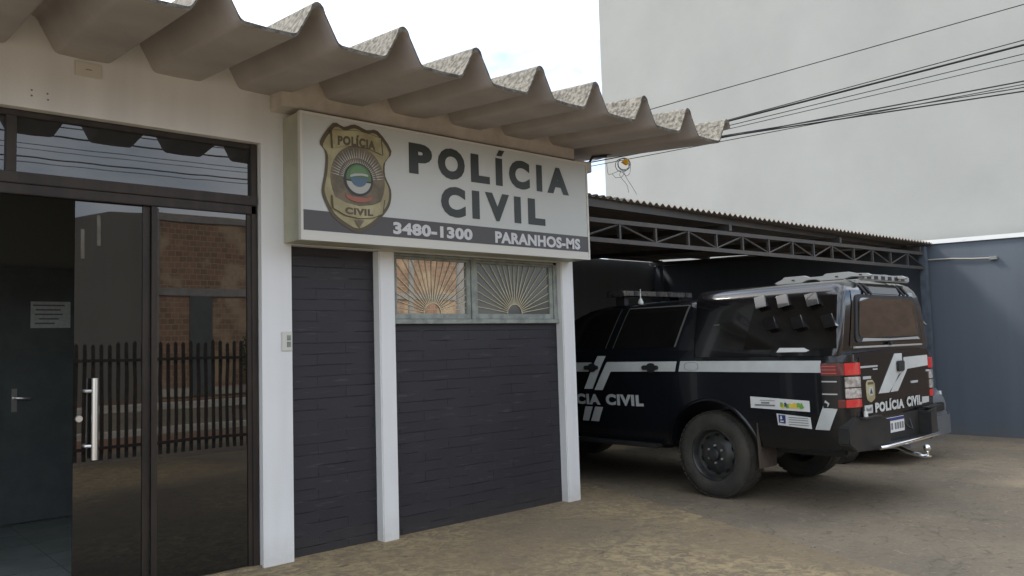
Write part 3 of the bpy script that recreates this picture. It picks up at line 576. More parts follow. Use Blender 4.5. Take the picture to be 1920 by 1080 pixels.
verts = [5.6, 6.11, 6.65, 7.18, 7.67, 8.16, 8.68, 9.19, 9.67, 10.12, 10.67, 11.18, 11.7, 12.22, 12.74]
for i, x in enumerate(verts):
    mb = MB(); a, b = Vector(tp(x, *TT)), Vector(tp(x, *TB)); mb.box(a.x-.013, a.x+.013, a.y+.005, a.y+.035, b.z+.022, a.z-.022); mb.build('truss_strut', 'metaldark', cp)
    if i < len(verts)-1:
        x2 = verts[i+1]; up_ = i % 2 == 0
        p = Vector(tp(x, *(TB if up_ else TT)))+Vector((0, .02, .02 if up_ else -.02)); q = Vector(tp(x2, *(TT if up_ else TB)))+Vector((0, .02, -.02 if up_ else .02))
        mb = MB(); mb.tube([p, q], .011, 6); mb.build('truss_diagonal', 'metaldark', cp)
for k, y in enumerate((5.2, 6.4, 7.6, 8.8, 10.0)):     # purlins under the sheets
    mb = MB()
    z0 = 2.818+.055*(y-5)-.045; mb.box(5.34, 12.80, y, y+.04, z0-.045, z0+.035); mb.build('purlin', 'metaldark', cp)
for x in (5.45, 7.9, 10.3, 12.6):
    mb = MB(); y0 = tp(x, 0, 0)[1]; mb.prism([(y0+.0, 2.66), (10.1, 2.93), (10.1, 3.0), (y0+.0, 2.73)], lambda u, v, k: (x+.05*k, u, v)); mb.build('rafter', 'metaldark', cp)
B('post', 'postgrey', cp, (12.70, 12.80, 4.90, 5.0, -.2, 2.74), bevel=.006)
B('post', 'postgrey', cp, (12.72, 12.82, 9.92, 10.02, -.2, 3.03), bevel=.006)

nb = thing('neighbour_building', (16, 6, 0), 'tall plain grey plastered side wall of the neighbouring building', 'building')
B('wall', 'bigwall', nb, (13.3, 20, 1.6, 11.78, -.3, 12.5)); B('parapet', 'cap', nb, (13.25, 20.05, 1.55, 11.83, 12.5, 12.62))

# ------------------------------------------------------------------ pickup truck
XC = 7.0625; YR, YFW = 4.325, 7.325
tk = thing('police_pickup', (XC, 5.6, 0), 'black police pickup with a ribbed canopy, white stripe and light bar, parked nose-in', 'pickup truck')
BW = [(.40, .815), (.50, .850), (.62, .874), (.80, .888), (.95, .8925), (1.10, .890), (1.22, .884), (1.30, .868), (1.34, .850)]
def bhw(y, z):
    h = lerp(z, BW)
    for c in (YR, YFW):
        fz_ = max(0, 1-abs(z-.72)/.48); h += .022*math.exp(-((y-c)/.42)**4)*fz_
    if y < 3.22: h -= .155*(1-math.sqrt(max(0, 1-((3.22-y)/.19)**2)))
    if y > 7.6: h -= .30*((y-7.6)/.72)**2
    return h
def ztop(y): return lerp(y, [(3.0, 1.272), (4.42, 1.272), (4.44, 1.330), (6.85, 1.335), (7.05, 1.23), (7.8, 1.13), (8.1, 1.0), (8.25, .86), (8.32, .74)])
def zbot(y): return lerp(y, [(3.0, .56), (3.2, .50), (3.85, .49), (4.85, .44), (6.8, .43), (7.9, .42), (8.2, .46), (8.32, .52)])
ysb = [3.032, 3.045, 3.07, 3.11, 3.16, 3.22]+[3.3+.1*i for i in range(11)]+[4.36, 4.42, 4.44]+[4.55+.15*i for i in range(16)]+[6.88, 7.0, 7.1, 7.2, 7.33, 7.5, 7.65, 7.8, 7.95, 8.1, 8.2, 8.28, 8.32]
rg = []
for y in ysb:
    zb_, zt_ = zbot(y), ztop(y); zs = [zb_+(zt_-zb_)*k/12 for k in range(13)]
    left = [(XC-bhw(y, z), y, z) for z in zs]; right = [(XC+bhw(y, z), y, z) for z in reversed(zs)]
    hwt = bhw(y, zt_); top = [(XC-hwt*.92, y, zt_+.008), (XC-.4*hwt, y, zt_+.016), (XC+.4*hwt, y, zt_+.016), (XC+hwt*.92, y, zt_+.008)]
    rg.append(left+top+right)
bodymb = MB().rings(rg)
body = bodymb.build('body', 'paint', tk, smooth=40)
# wheel arches cut out of the body
cmb = MB()
for c in (YR, YFW):
    for s_ in (-1, 1):
        xa = XC+s_*.56; xb = XC+s_*1.1
        n = 40; ra = .47
        cmb.rings([[(x, c+ra*math.cos(2*math.pi*k/n), .405+ra*math.sin(2*math.pi*k/n)) for k in range(n)] for x in (xa, xb)])
cut = cmb.build('cutter', 'satin', tk)
md = body.modifiers.new('b', 'BOOLEAN'); md.operation = 'DIFFERENCE'; md.object = cut; md.solver = 'EXACT'
bpy.context.view_layer.update(); dg = bpy.context.evaluated_depsgraph_get()
nm = bpy.data.meshes.new_from_object(body.evaluated_get(dg)); body.modifiers.clear(); body.data = nm
nm.polygons.foreach_set('use_smooth', [True]*len(nm.polygons)); nm.set_sharp_from_angle(angle=R(38))
bpy.data.objects.remove(cut)
side = lambda off, s_=-1: (lambda y, z: (XC+s_*(bhw(y, z)+off), y, z))
# cab
CW = [(1.31, .850), (1.36, .835), (1.55, .775), (1.72, .715), (1.775, .685), (1.805, .62), (1.825, .50), (1.832, .30)]
def rr(x0, x1, y0, y1, r_, z, n=5, rb=None):
    out = []; rb = rb or r_; r0_ = r_
    for cx, cy, a0, r_ in ((x0+r0_, y0+r0_, 180, r0_), (x1-r0_, y0+r0_, 270, r0_), (x1-rb, y1-rb, 0, rb), (x0+rb, y1-rb, 90, rb)):
        for k in range(n+1): a = R(a0+90*k/n); out.append((cx+r_*math.cos(a), cy+r_*math.sin(a), z))
    return out
def cabring(z, hw_, y0, y1, r_=.06): return rr(XC-hw_, XC+hw_, y0, y1, r_, z)
cab = MB().rings([cabring(1.31, .850, 4.42, 7.05), cabring(1.36, .835, 4.44, 6.90), cabring(1.55, .775, 4.48, 6.48), cabring(1.72, .715, 4.52, 6.08), cabring(1.775, .685, 4.55, 5.93, .09), cabring(1.805, .62, 4.60, 5.82, .12), cabring(1.825, .50, 4.70, 5.70, .14), cabring(1.832, .30, 4.9, 5.5, .14)]).build('cab', 'paint', tk, smooth=40)
chw = lambda z: lerp(z, CW)
cs = lambda off, s_=-1: (lambda y, z: (XC+s_*(chw(z)+off), y, z))
for s_ in (-1, 1):
    for q in (((5.50, 1.365), (4.72, 1.365), (4.62, 1.76), (5.37, 1.765)), ((6.70, 1.365), (5.60, 1.365), (5.47, 1.765), (5.92, 1.765))):
        g_ = MB(); quadgrid(g_, q, cs(.003, s_), 8, 8); wn = g_.build('side_window', 'carglass', tk, smooth=60)
        t_ = MB(); (a, b, c_, d_) = q
        for (p, q2, wd) in (((b, c_, .011), (d_, c_, .006), (a, d_, .004)) if b[0] < 5 else ((b, c_, .004),)):
            dx = wd if p != d_ else 0; dz = 0 if p != d_ else wd
            quadgrid(t_, ((p[0]-dx, p[1]-dz), (p[0]+dx, p[1]+dz), (q2[0]+dx, q2[1]+dz), (q2[0]-dx, q2[1]-dz)), cs(.007, s_), 1, 8)
        t_.build('glint_trim', 'glint_trim', wn) if t_.v else None  # grey strips paint in the reflection line along the window frame edges
g_ = MB(); quadgrid(g_, ((XC-.74, 0), (XC+.74, 0), (XC+.60, 1), (XC-.60, 1)), lambda x, v: (x, 6.86-.95*v+.004, 1.38+.38*v+.012), 8, 6); g_.build('windscreen', 'carglass', tk, smooth=60)
# doors as thin skins with their own shut lines
for s_ in (-1, 1):
    for (y0, y1) in ((4.80, 5.60), (5.625, 6.78)):
        d_ = MB(); quadgrid(d_, ((y1, .47), (y0+(.0 if y0 > 5 else .02), .47), (y0-(.12 if y0 < 5 else 0), 1.325), (y1, 1.325)), side(.004, s_), 10, 16)
        do = d_.build('door', 'paint', tk, smooth=60)
        hy = y0+.17 if y0 < 5 else y0+.12
        h_ = MB(); X_ = lambda o_: XC+s_*(bhw(hy, 1.17)+o_)
        h_.rings([rr(0, .17, -.017, .017, .016, 0, 3)]*0 or [[(X_(.012+.022*k), hy-.09+px+(.0 if k == 0 else .0), 1.172+pz) for px, pz, _ in rr(0, .19, -.022, .022, .02, 0, 3)] for k in (0, 1)])
        h_.rings([[(X_(.006+.010*k), hy+.012*0+px, 1.170+pz) for px, pz, _ in rr(-.05, .055, -.045, .045, .04, 0, 4)] for k in (0, 1)])
        h_.build('handle', 'satin', do, smooth=40)
# sill step
for s_ in (-1, 1):
    mb = MB(); x = XC+s_*.83; mb.box(min(x, x+s_*.09), max(x, x+s_*.09), 4.92, 6.75, .405, .445); mb.build('side_step', 'bumper', tk, bevel=.008)
# canopy shell
shl = [(a_, b_, c_+.062, d_, e_) for a_, b_, c_, d_, e_ in [(1.268, .884, 3.03, 4.415, .055), (1.33, .880, 3.015, 4.42, .06), (1.50, .842, 3.015, 4.43, .065), (1.68, .794, 3.02, 4.44, .07), (1.765, .766, 3.03, 4.45, .075), (1.815, .732, 3.045, 4.46, .08), (1.858, .682, 3.07, 4.465, .085), (1.884, .60, 3.11, 4.46, .09), (1.897, .46, 3.18, 4.44, .10), (1.903, .25, 3.28, 4.40, .10)]]
shell = MB().rings([rr(XC-h, XC+h, y0, y1+.06, r_, z, 6, .02) for z, h, y0, y1, r_ in shl]).build('canopy', 'paint2', tk, smooth=45)
shw = lambda z: lerp(z, [(a, b) for a, b, *_ in shl]); shy = lambda z: lerp(z, [(a, c) for a, b, c, *_ in shl])
ss = lambda off, s_=-1: (lambda y, z: (XC+s_*(shw(z)+off), y, z))
sb = lambda off: (lambda x, z: (x, shy(z)-off, z))
for s_ in (-1, 1):
    g_ = MB(); quadgrid(g_, ((3.95, 1.325), (3.10, 1.325), (3.125, 1.762), (3.86, 1.762)), ss(.003, s_), 8, 8); pn_ = g_.build('side_panel', 'carglass', shell, smooth=60)
    for (yc, zc) in ((3.815, 1.745), (3.60, 1.742), (3.335, 1.738), (3.695, 1.552), (3.445, 1.552), (3.175, 1.552)):
        m_ = MB(); w2 = .050; X_ = lambda y, z, o_: (XC+s_*(shw(z)+o_), y, z)
        tf, tr_, bf, br_ = (yc+w2+.03, zc+.040), (yc-w2+.03, zc+.060), (yc+w2-.036, zc-.070), (yc-w2-.036, zc-.050)
        v_ = [X_(*tf, .002), X_(*tr_, .002), X_(*br_, .002), X_(*bf, .002), X_(*tf, .014), X_(*tr_, .014), X_(*br_, .056), X_(*bf, .056)]
        m_.add(v_, [(0, 1, 2, 3), (4, 7, 6, 5), (0, 4, 5, 1), (1, 5, 6, 2), (2, 6, 7, 3), (3, 7, 4, 0)])
        m_.build('vent_scoop', 'paint2', pn_, bevel=.004)
    m_ = MB(); m_.prism([(3.63, 1.300), (3.36, 1.300), (3.33, 1.312), (3.38, 1.334), (3.60, 1.337)], lambda u, v, k: (XC+s_*(shw(v)+.004+.003*k), u, v)); m_.build('white_glint', 'paperw', shell)  # white patch paints in a reflection spot low on the shell side
    m_ = MB(); quadgrid(m_, ((4.28, 1.55), (4.22, 1.55), (4.21, 1.562), (4.27, 1.562)), ss(.003, s_), 2, 1); m_.build('badge', 'glint_trim', shell)
# rear hatch of the canopy
hz = lambda off: sb(off)
g_ = MB(); quadgrid(g_, ((XC-.72, 1.335), (XC+.72, 1.335), (XC+.60, 1.80), (XC-.60, 1.80)), sb(.006), 8, 8); hatch = g_.build('rear_hatch', 'paint2', shell, smooth=60)
def rpoly(pts, r_=.04, n=4):
    out = []; m_ = len(pts)
    for i in range(m_):
        p, a, b = Vector(pts[i]), Vector(pts[i-1]), Vector(pts[(i+1) % m_])
        u = (a-p).normalized()*r_; v = (b-p).normalized()*r_
        for k in range(n+1):
            t = k/n; q = (p+u)*(1-t)**2+2*p*t*(1-t)+(p+v)*t*t; out.append((q.x, q.y))
    return out
wpoly = rpoly([(XC-.575, 1.405), (XC+.61, 1.405), (XC+.54, 1.735), (XC-.52, 1.735)], .06)
fpoly = rpoly([(XC-.63, 1.362), (XC+.665, 1.362), (XC+.585, 1.765), (XC-.565, 1.765)], .07)
MB().prism(fpoly, lambda u, v, k: (u, 3.074-.012*k+max(0, v-1.66)*.12, v)).build('window_frame', 'satin', hatch, smooth=30)
MB().prism(wpoly, lambda u, v, k: (u, 3.061-.004*k+max(0, v-1.66)*.12, v)).build('window_glass', 'hatchglass', hatch)
MB().prism([(XC-.53, 1.372), (XC+.60, 1.375), (XC+.56, 1.398), (XC-.0, 1.388), (XC-.50, 1.400)], lambda u, v, k: (u, 3.060-.012*k, v)).build('lower_lip', 'silver', hatch)
for x in (XC-.40, XC-.31, XC+.33, XC+.42):
    mb = MB(); mb.tube([(x, 3.20, 1.885), (x+.01, 3.12, 1.845), (x+.03, 3.067, 1.765)], .012, 6); mb.build('hinge', 'satin', hatch, smooth=40)
MB().prism(rpoly([(XC-.27, 1.775), (XC+.30, 1.775), (XC+.29, 1.835), (XC-.26, 1.835)], .01), lambda u, v, k: (u, shy(v)-.004-.010*k, v)).build('brake_light', 'glint_trim', hatch)
mb = MB(); mb.tube([(XC-.02, 3.062, 1.352), (XC-.02, 3.037, 1.352)], .02, 10); mb.build('latch', 'satin', hatch)
MB().box(XC-.66, XC+.66, 3.054, 3.076, 1.318, 1.334).build('drip_rail', 'silver', hatch, bevel=.003)
# roof rails with raised feet and rear perforated bar
for xo in (-.33, .36):
    mb = MB(); prof = [(4.03, 1.925), (3.95, 1.962), (3.93, 1.985), (3.74, 1.985), (3.69, 1.962), (3.56, 1.962), (3.53, 1.985), (3.33, 1.985), (3.27, 1.965), (3.17, 1.955), (3.13, 1.93), (3.14, 1.915), (3.30, 1.930), (3.37, 1.910), (3.58, 1.910), (3.63, 1.932), (3.70, 1.932), (3.76, 1.905), (4.0, 1.905)]
    mb.prism([(a-.09, b-.012) for a, b in prof], lambda u, v, k: (XC+xo+.05*k, u, 1.905+(v-1.905)*.82+.012)); rl = mb.build('roof_rail', 'rack', shell, bevel=.004)
    for y in (3.75, 3.34, 3.13):
        mb = MB(); mb.box(XC+xo-.004, XC+xo+.004, y-.012, y+.012, 1.936, 1.944); mb.build('bolt', 'satin', rl)
mb = MB(); rb = mb.box(XC-.31, XC+.62, 3.115, 3.165, 1.893, 1.95).build('rear_crossbar', 'rack', shell, bevel=.010)
for k in range(6): MB().box(XC-.24+k*.135, XC-.17+k*.135, 3.111, 3.1145, 1.905, 1.935).build('slot', 'satin', rb)
# tailgate
YT = 3.028
tg = MB(); tg.prism(rpoly([(6.395, .765), (7.735, .765), (7.765, 1.262), (6.385, 1.262)], .03), lambda u, v, k: (u, YT+.01-.014*k, v)); tg = tg.build('tailgate', 'paint', tk, bevel=.004)
rs = lambda off: (lambda x, z: (x, YT-.004-off, z))
def rpl(name, m, pts, off=.002, parent=None):
    mb = MB(); mb.prism(pts, lambda u, v, k: (u, YT-.004-off*(1 if k else .2), v)); return mb.build(name, m, parent or tg)
rpl('stripe', 'decal', [(7.045, 1.258), (7.19, 1.258), (7.187, 1.10), (7.165, 1.095), (6.895, .935), (6.70, .937)], .003)
rpl('stripe', 'decal', [(7.225, 1.222), (7.728, 1.228), (7.728, 1.133), (7.285, 1.118), (7.068, .938), (6.925, .936), (7.10, 1.075), (7.205, 1.10)], .003)
mb = MB(); mb.prism(rpoly([(7.06, 1.105), (7.185, 1.105), (7.195, 1.195), (7.065, 1.195)], .02), lambda u, v, k: (u, YT-.008-.02*k, v)); mb.build('handle', 'satin', tg, bevel=.004)
rpl('badge', 'decalg', [(7.335, .99), (7.47, .99), (7.48, 1.01), (7.33, 1.01)], .008)
def rtext(body, x0, x1, z0, z1, m='lettergrey', sk=0., off=.03):
    mb = MB(); put_text(mb, body, lambda a, b: (x0+a*(x1-x0)+sk*b, YT-.010, z0+b*(z1-z0)), off); return mb.build('lettering', m, tg)
rtext('POLÍCIA', 6.612, 7.165, .786, .885, 'decal', 0, .06); rtext('CIVIL', 7.222, 7.538, .790, .878, 'decal', 0, .06)
rpl('plate_sticker', 'decal', [(6.432, .79), (6.572, .79), (6.575, .855), (6.435, .856)], .003); rpl('plate_sticker', 'decal', [(7.556, .798), (7.70, .803), (7.706, .853), (7.56, .857)], .003)
rpl('sticker_print', 'decalt', [(6.46, .808), (6.55, .808), (6.55, .838), (6.50, .825), (6.46, .838)], .005)
rpl('name_badge', 'decalg', [(6.40, 1.158), (6.705, 1.158), (6.705, 1.172), (6.40, 1.174)], .004); rpl('name_badge', 'decalg', [(6.62, 1.135), (6.70, 1.135), (6.70, 1.147), (6.62, 1.147)], .004)
rpl('small_sticker', 'decalg', [(6.432, 1.066), (6.574, 1.066), (6.576, 1.088), (6.434, 1.09)], .004); rpl('small_sticker', 'decalg', [(7.675, 1.078), (7.75, 1.078), (7.75, 1.096), (7.675, 1.096)], .004)
oval = rpoly([(6.483, .90), (6.55, .872), (6.630, .90), (6.638, 1.02), (6.60, 1.056), (6.50, 1.056), (6.475, 1.02)], .02)
rpl('shield_sticker', 'gold', oval, .003); rpl('shield_print', 'emsilver', rpoly([(6.52, .93), (6.60, .93), (6.60, 1.0), (6.52, 1.0)], .02), .005); rpl('shield_print', 'golddk', [(6.51, 1.02), (6.61, 1.02), (6.61, 1.04), (6.51, 1.04)], .005)
rpl('shield_print', 'emdark', [(6.535, .945), (6.585, .945), (6.56, .99)], .0065)
# tail lamps wrapping the corners
def tl(s_):
    zone = lambda z0, z1, grow: [[(XC+s_*(max(.60, 0)+0), 3.0, z) for z in (z0, z1)]]
    def lens(z0, z1, g, m, name, parent, a0=0., a1=1.):
        path = [(.69, 3.022), (.735, 3.026), (.79, 3.042), (.845, 3.075), (.876, 3.12), (.889, 3.17), (.894, 3.235)]
        i0, i1 = int(a0*6), int(round(a1*6)); pth = path[i0:i1+1]; mb = MB(); out = []
        for z in (z0, z1): out.append([(XC+s_*(x+g*(.3+.7*(y-3.0)/.24)), y-g*(1-(y-3.02)/.25), z) for x, y in pth]+[(XC+s_*(x-.04), y+.03, z) for x, y in reversed(pth)])
        mb.rings(out); return mb.build(name, m, parent, bevel=.003)
    lp = lens(.845, 1.212, .006, 'smoke', 'tail_lamp', tk)
    lens(1.108, 1.205, .016, 'red', 'red_lens', lp, 0, .5); lens(1.108, 1.205, .014, 'dred', 'red_lens', lp, .52, 1)
    for k in range(3): lens(1.122+k*.028, 1.129+k*.028, .018, 'red', 'light_strip', lp, .68, 1)
    lens(1.012, 1.094, .013, 'clear', 'clear_lens', lp, 0, .52); lens(.925, 1.004, .013, 'clear', 'clear_lens', lp, 0, .52)
    for z in (.955, 1.055): lens(z, z+.01, .012, 'silver', 'reflector_edge', lp, .68, 1)
    lens(.852, .915, .013, 'red', 'reflector', lp, 0, .52); lens(.852, .915, .010, 'dred', 'reflector', lp, .5, .7)
tl(-1); tl(1)
# side graphics (both sides), read off the photograph in metres along the body
def sgfx(s_):
    def q(c, name='stripe', m='decal', off=.008, nu=10, nv=3):
        mb = MB(); quadgrid(mb, c, side(off, s_), nu, nv); return mb.build(name, m, tk, smooth=60)
    q(((5.49, 1.132), (4.685, 1.136), (4.665, 1.230), (5.545, 1.228))); q(((4.645, 1.136), (3.235, 1.131), (3.235, 1.228), (4.625, 1.232)), nu=16)
    q(((5.72, .942), (5.605, .944), (5.49, 1.132), (5.545, 1.228)), nu=3, nv=8)
    q(((5.865, .950), (5.745, .953), (5.565, 1.290), (5.68, 1.290)), nu=3, nv=8)
    q(((6.9, 1.13), (5.80, 1.13), (5.755, 1.225), (6.9, 1.225)))
    q(((5.92, .62), (5.83, .62), (5.76, .77), (5.86, .77)), 'stripe', 'decalg', nu=3, nv=4); q(((5.80, .62), (5.69, .62), (5.615, .77), (5.725, .77)), 'stripe', 'decalg', nu=3, nv=4)
    q(((3.318, .672), (3.196, .672), (3.125, .842), (3.213, .912)), nu=3, nv=6)
    fl = 1 if s_ < 0 else -1
    def tx(body, ya, yb, z0, z1, m='decalg', off=.055):
        mb = MB(); put_text(mb, body, lambda a, b: side(.010, s_)((ya+(yb-ya)*a) if s_ < 0 else (yb+(ya-yb)*a), z0+b*(z1-z0)), off); return mb.build('lettering', m, tk)
    tx('CIVIL', 5.568, 5.078, .793, .905); tx('POLÍCIA', 6.42, 5.645, .790, .925)
    st1 = q(((3.891, .828), (3.349, .812), (3.349, .902), (3.891, .925)), 'sticker', 'paperw')
    mp_ = lambda o_: side(.010+o_, s_)
    for (a, b, z) in ((3.80, 3.66, .897), (3.77, .0, .0)):
        if b: m_ = MB(); quadgrid(m_, ((a, z-.004), (b, z-.004), (b, z), (a, z)), mp_(.002), 4, 1); m_.build('print', 'decalt', st1)
    for (a, b, z0, z1) in ((3.79, 3.71, .868, .880), (3.85, 3.66, .848, .860)):
        m_ = MB(); quadgrid(m_, ((a, z0), (b, z0), (b, z1), (a, z1)), mp_(.002), 4, 1); m_.build('print', 'decalt', st1)
    for i, (ch, cm) in enumerate(zip('BRASIL', ('grn', 'blue', 'yel', 'yel', 'grn', 'grn'))):
        m_ = MB(); a = 3.61-i*.037; put_text(m_, ch, lambda u, v: mp_(.003)((a-u*.030), .846+v*.036), .06); m_.build('print', cm, st1)
    for i, cm in enumerate(('yel', 'grn', 'yel', 'yel', 'grn')):
        m_ = MB(); a = 3.605-i*.042; quadgrid(m_, ((a, .836), (a-.034, .836), (a-.03, .870), (a-.004, .872)), mp_(.002), 2, 2); m_.build('print', cm, st1)
    st2 = q(((3.648, .692), (3.346, .674), (3.349, .768), (3.654, .788)), 'sticker', 'paperw')
    m_ = MB(); quadgrid(m_, ((3.635, .712), (3.575, .706), (3.570, .776), (3.635, .780)), mp_(.002), 3, 3); m_.build('print', 'blue', st2)
    m_ = MB(); quadgrid(m_, ((3.622, .742), (3.600, .742), (3.606, .772), (3.614, .772)), mp_(.004), 1, 1); m_.build('print', 'paperw', st2)
    m_ = MB(); quadgrid(m_, ((3.622, .720), (3.590, .720), (3.590, .730), (3.622, .730)), mp_(.004), 1, 1); m_.build('print', 'paperw', st2)
    for z in (.760, .742, .722, .702):
        m_ = MB(); quadgrid(m_, ((3.545, z-.003), (3.37, z-.006), (3.37, z), (3.545, z+.003)), mp_(.002), 3, 1); m_.build('print', 'decalt', st2)
sgfx(-1); sgfx(1)
mb = MB()
for k in range(20):
    a0, a1 = R(18*k), R(18*(k+1)); p = lambda a, r_: (4.50+.075*math.cos(a)*r_+.0, 1.183+.038*math.copysign(abs(math.sin(a))**.6, math.sin(a))*r_)
    quadgrid(mb, (p(a0, 1.), p(a1, 1.), p(a1, 1.05), p(a0, 1.05)), side(.010), 1, 1)
mb.build('fuel_flap_gap', 'satin', tk)
# wheels: one built, three copied
def wheel():
    c = (6.17+.02, YR, .388)
    t_ = MB(); prof = [(.222, .205), (.235, .012), (.262, -.002), (.31, -.006), (.345, .006), (.372, .026), (.386, .05), (.389, .13), (.386, .205), (.372, .235), (.31, .255), (.235, .245), (.222, .205)]
    t_.lathe(prof, c, 'X', 56)
    wh = t_.build('wheel', 'rubber', tk, smooth=35)
    tr = MB()
    for k in range(44):
        a = 2*math.pi*k/44
        for (x0, x1, sh) in ((.012, .062, 0), (.075, .125, .5), (.138, .188, 0), (.20, .245, .5)):
            b = a+sh*2*math.pi/44; rr0, rr1 = .372, .391; w_ = .019
            if x0 < .02 or x1 > .24: rr1 = .380
            ca, sa = math.cos(b), math.sin(b); P_ = lambda x, r_, t: (c[0]+x, c[1]+r_*ca-t*sa, c[2]+r_*sa+t*ca)
            vs = [P_(x, r_, t) for r_ in (rr0, rr1) for (x, t) in ((x0, -w_), (x1, -w_), (x1, w_), (x0, w_))]
            tr.add(vs, [(0, 3, 2, 1), (4, 5, 6, 7), (0, 1, 5, 4), (1, 2, 6, 5), (2, 3, 7, 6), (3, 0, 4, 7)])
    tr.build('tread', 'rubber', wh)
    r_ = MB(); r_.lathe([(.236, .010), (.226, .008), (.214, .020), (.208, .055), (.198, .075), (.175, .082), (.150, .070), (.125, .052), (.100, .048), (.075, .050), (.055, .046), (.054, .010), (.040, .002), (0, 0.002)], c, 'X', 56); rim = r_.build('rim', 'rim', wh, smooth=40)
    h = MB()
    for k in range(10):
        a = R(36*k+18); cy, cz = c[1]+.172*math.cos(a), c[2]+.172*math.sin(a); n = 12; u = (math.cos(a), math.sin(a)); v = (-math.sin(a), math.cos(a))
        h.rings([[(c[0]+x, cy+.013*math.cos(2*math.pi*i/n)*u[0]+.025*math.sin(2*math.pi*i/n)*v[0], cz+.013*math.cos(2*math.pi*i/n)*u[1]+.025*math.sin(2*math.pi*i/n)*v[1]) for i in range(n)] for x in (.074, .079)])
    h.build('vent_hole', mat('hole_black', (.002, .002, .002), .9), wh)
    nn = MB()
    for k in range(6):
        a = R(60*k+30); nn.lathe([(0, .030), (.009, .030), (.012, .034), (.012, .052)], (c[0], c[1]+.078*math.cos(a), c[2]+.078*math.sin(a)), 'X', 6)
    nn.build('wheel_nuts', 'nut', wh)
    return wh
w0 = wheel()
def dupw(flip, dy):
    o = w0.copy(); COL.objects.link(o); o.parent = tk
    for ch in list(w0.children):
        c_ = ch.copy(); COL.objects.link(c_); c_.parent = o
    if flip: o.rotation_euler = (0, 0, math.pi); b = BASE[tk.name]; o.location = (0, 2*(YR-b.y)+dy, 0)
    else: o.location = (0, dy, 0)
dupw(False, YFW-YR); dupw(True, 0); dupw(True, YFW-YR)
B('axle', 'satin', tk, (6.4, 7.75, YR-.05, YR+.05, .33, .43), (7.0, 7.2, YR-.13, YR+.13, .27, .50), (6.45, 6.53, 3.2, 8.0, .42, .52), (7.6, 7.68, 3.2, 8.0, .42, .52), bevel=.02)
for s_ in (-1, 1):
    x = XC+s_*.74; mb = MB(); mb.prism([(x-.14, .305), (x+.13, .305), (x+.145, .52), (x+.145, .70), (x-.15, .70), (x-.15, .52)], lambda u, v, k: (u, 3.842+.012*k+.03*(.7-v)*0, v)); mb.build('mud_flap', 'mud', tk, bevel=.004)
    mb = MB(); mb.tube([(XC+s_*.80, 6.72, 1.38), (XC+s_*.98, 6.68, 1.42)], .02, 8); mb.rings([rr(XC+s_*1.06-.10, XC+s_*1.06+.10, 6.62, 6.72, .04, z, 4) for z in (1.34, 1.52)]); mb.build('mirror', 'paint', tk, smooth=40)
# arch lips
for s_ in (-1, 1):
    for c in (YR, YFW):
        mb = MB(); mb.rings([[(XC+s_*(bhw(c+.47*math.cos(R(a)), .405+.47*math.sin(R(a)))+o_), c+r_*math.cos(R(a)), .405+r_*math.sin(R(a))) for o_, r_ in ((-.03, .464), (.008, .467), (.008, .482), (.0, .492))] for a in range(6, 175, 7)], cap=True); mb.build('arch_lip', 'paint', tk, smooth=50)
# rear bumper
bp = MB()
bp.prism([(6.20, .56), (6.26, .505), (6.645, .50), (6.645, .735), (6.54, .755), (6.27, .782), (6.20, .70)], lambda u, v, k: (u, 2.915+.23*k+(.0 if k else max(0, 6.45-u)*.55), v))
bp.prism([(7.925, .56), (7.865, .505), (7.45, .50), (7.45, .735), (7.585, .755), (7.855, .782), (7.925, .70)], lambda u, v, k: (u, 2.915+.23*k+(.0 if k else max(0, u-7.68)*.55), v))
bp.box(6.64, 7.455, 3.018, 3.15, .50, .745); bp.box(6.64, 7.455, 2.93, 3.02, .50, .535)
bpo = bp.build('rear_bumper', 'bumper', tk, bevel=.008)
mb = MB(); mb.tube([(6.45, 2.925, .525), (6.55, 2.898, .528), (7.06, 2.885, .535), (7.55, 2.898, .54), (7.64, 2.93, .54)], .017, 10); mb.build('step_bar', 'chrome', bpo, smooth=50)
mb = MB(); mb.box(6.30, 6.60, 2.955, 3.01, .760, .772); mb.box(7.5, 7.8, 2.955, 3.01, .760, .772); mb.build('step_pad', 'bumper', bpo)
mb = MB(); mb.tube([(6.40, 3.0, .77), (6.40, 3.0, .815)], [.018, .014], 8); mb.build('marker', 'plastic', bpo)
mb = MB(); mb.box(6.72, 7.12, 3.006, 3.012, .600, .728); pl = mb.build('number_plate', 'paperw', tk, bevel=.003)
MB().box(6.725, 7.115, 3.003, 3.0055, .700, .725).build('plate_band', 'blue', pl)
for k in range(7): MB().box(6.765+k*.047+(.02 if k > 2 else 0), 6.795+k*.047+(.02 if k > 2 else 0), 3.0035, 3.0055, .625, .680).build('plate_mark', 'decalt', pl)
mb = MB(); mb.tube([(7.06, 3.15, .50), (7.06, 2.95, .42), (7.07, 2.84, .40), (7.075, 2.82, .405)], .018, 8); mb.lathe([(0, -.01), (.030, -.01), (.030, 0), (.012, .005), (.012, .03), (.022, .04), (.029, .055), (.029, .07), (.02, .088), (0, .095)], (7.075, 2.815, .405), 'Z', 16); mb.build('tow_ball', 'chrome', tk, smooth=40)
mb = MB(); mb.tube([(7.13, 3.04, .70), (7.16, 2.99, .62), (7.22, 2.98, .60), (7.26, 3.02, .68), (7.27, 3.05, .74)], .008, 6); mb.build('trailer_cable', 'satin', tk, smooth=50)
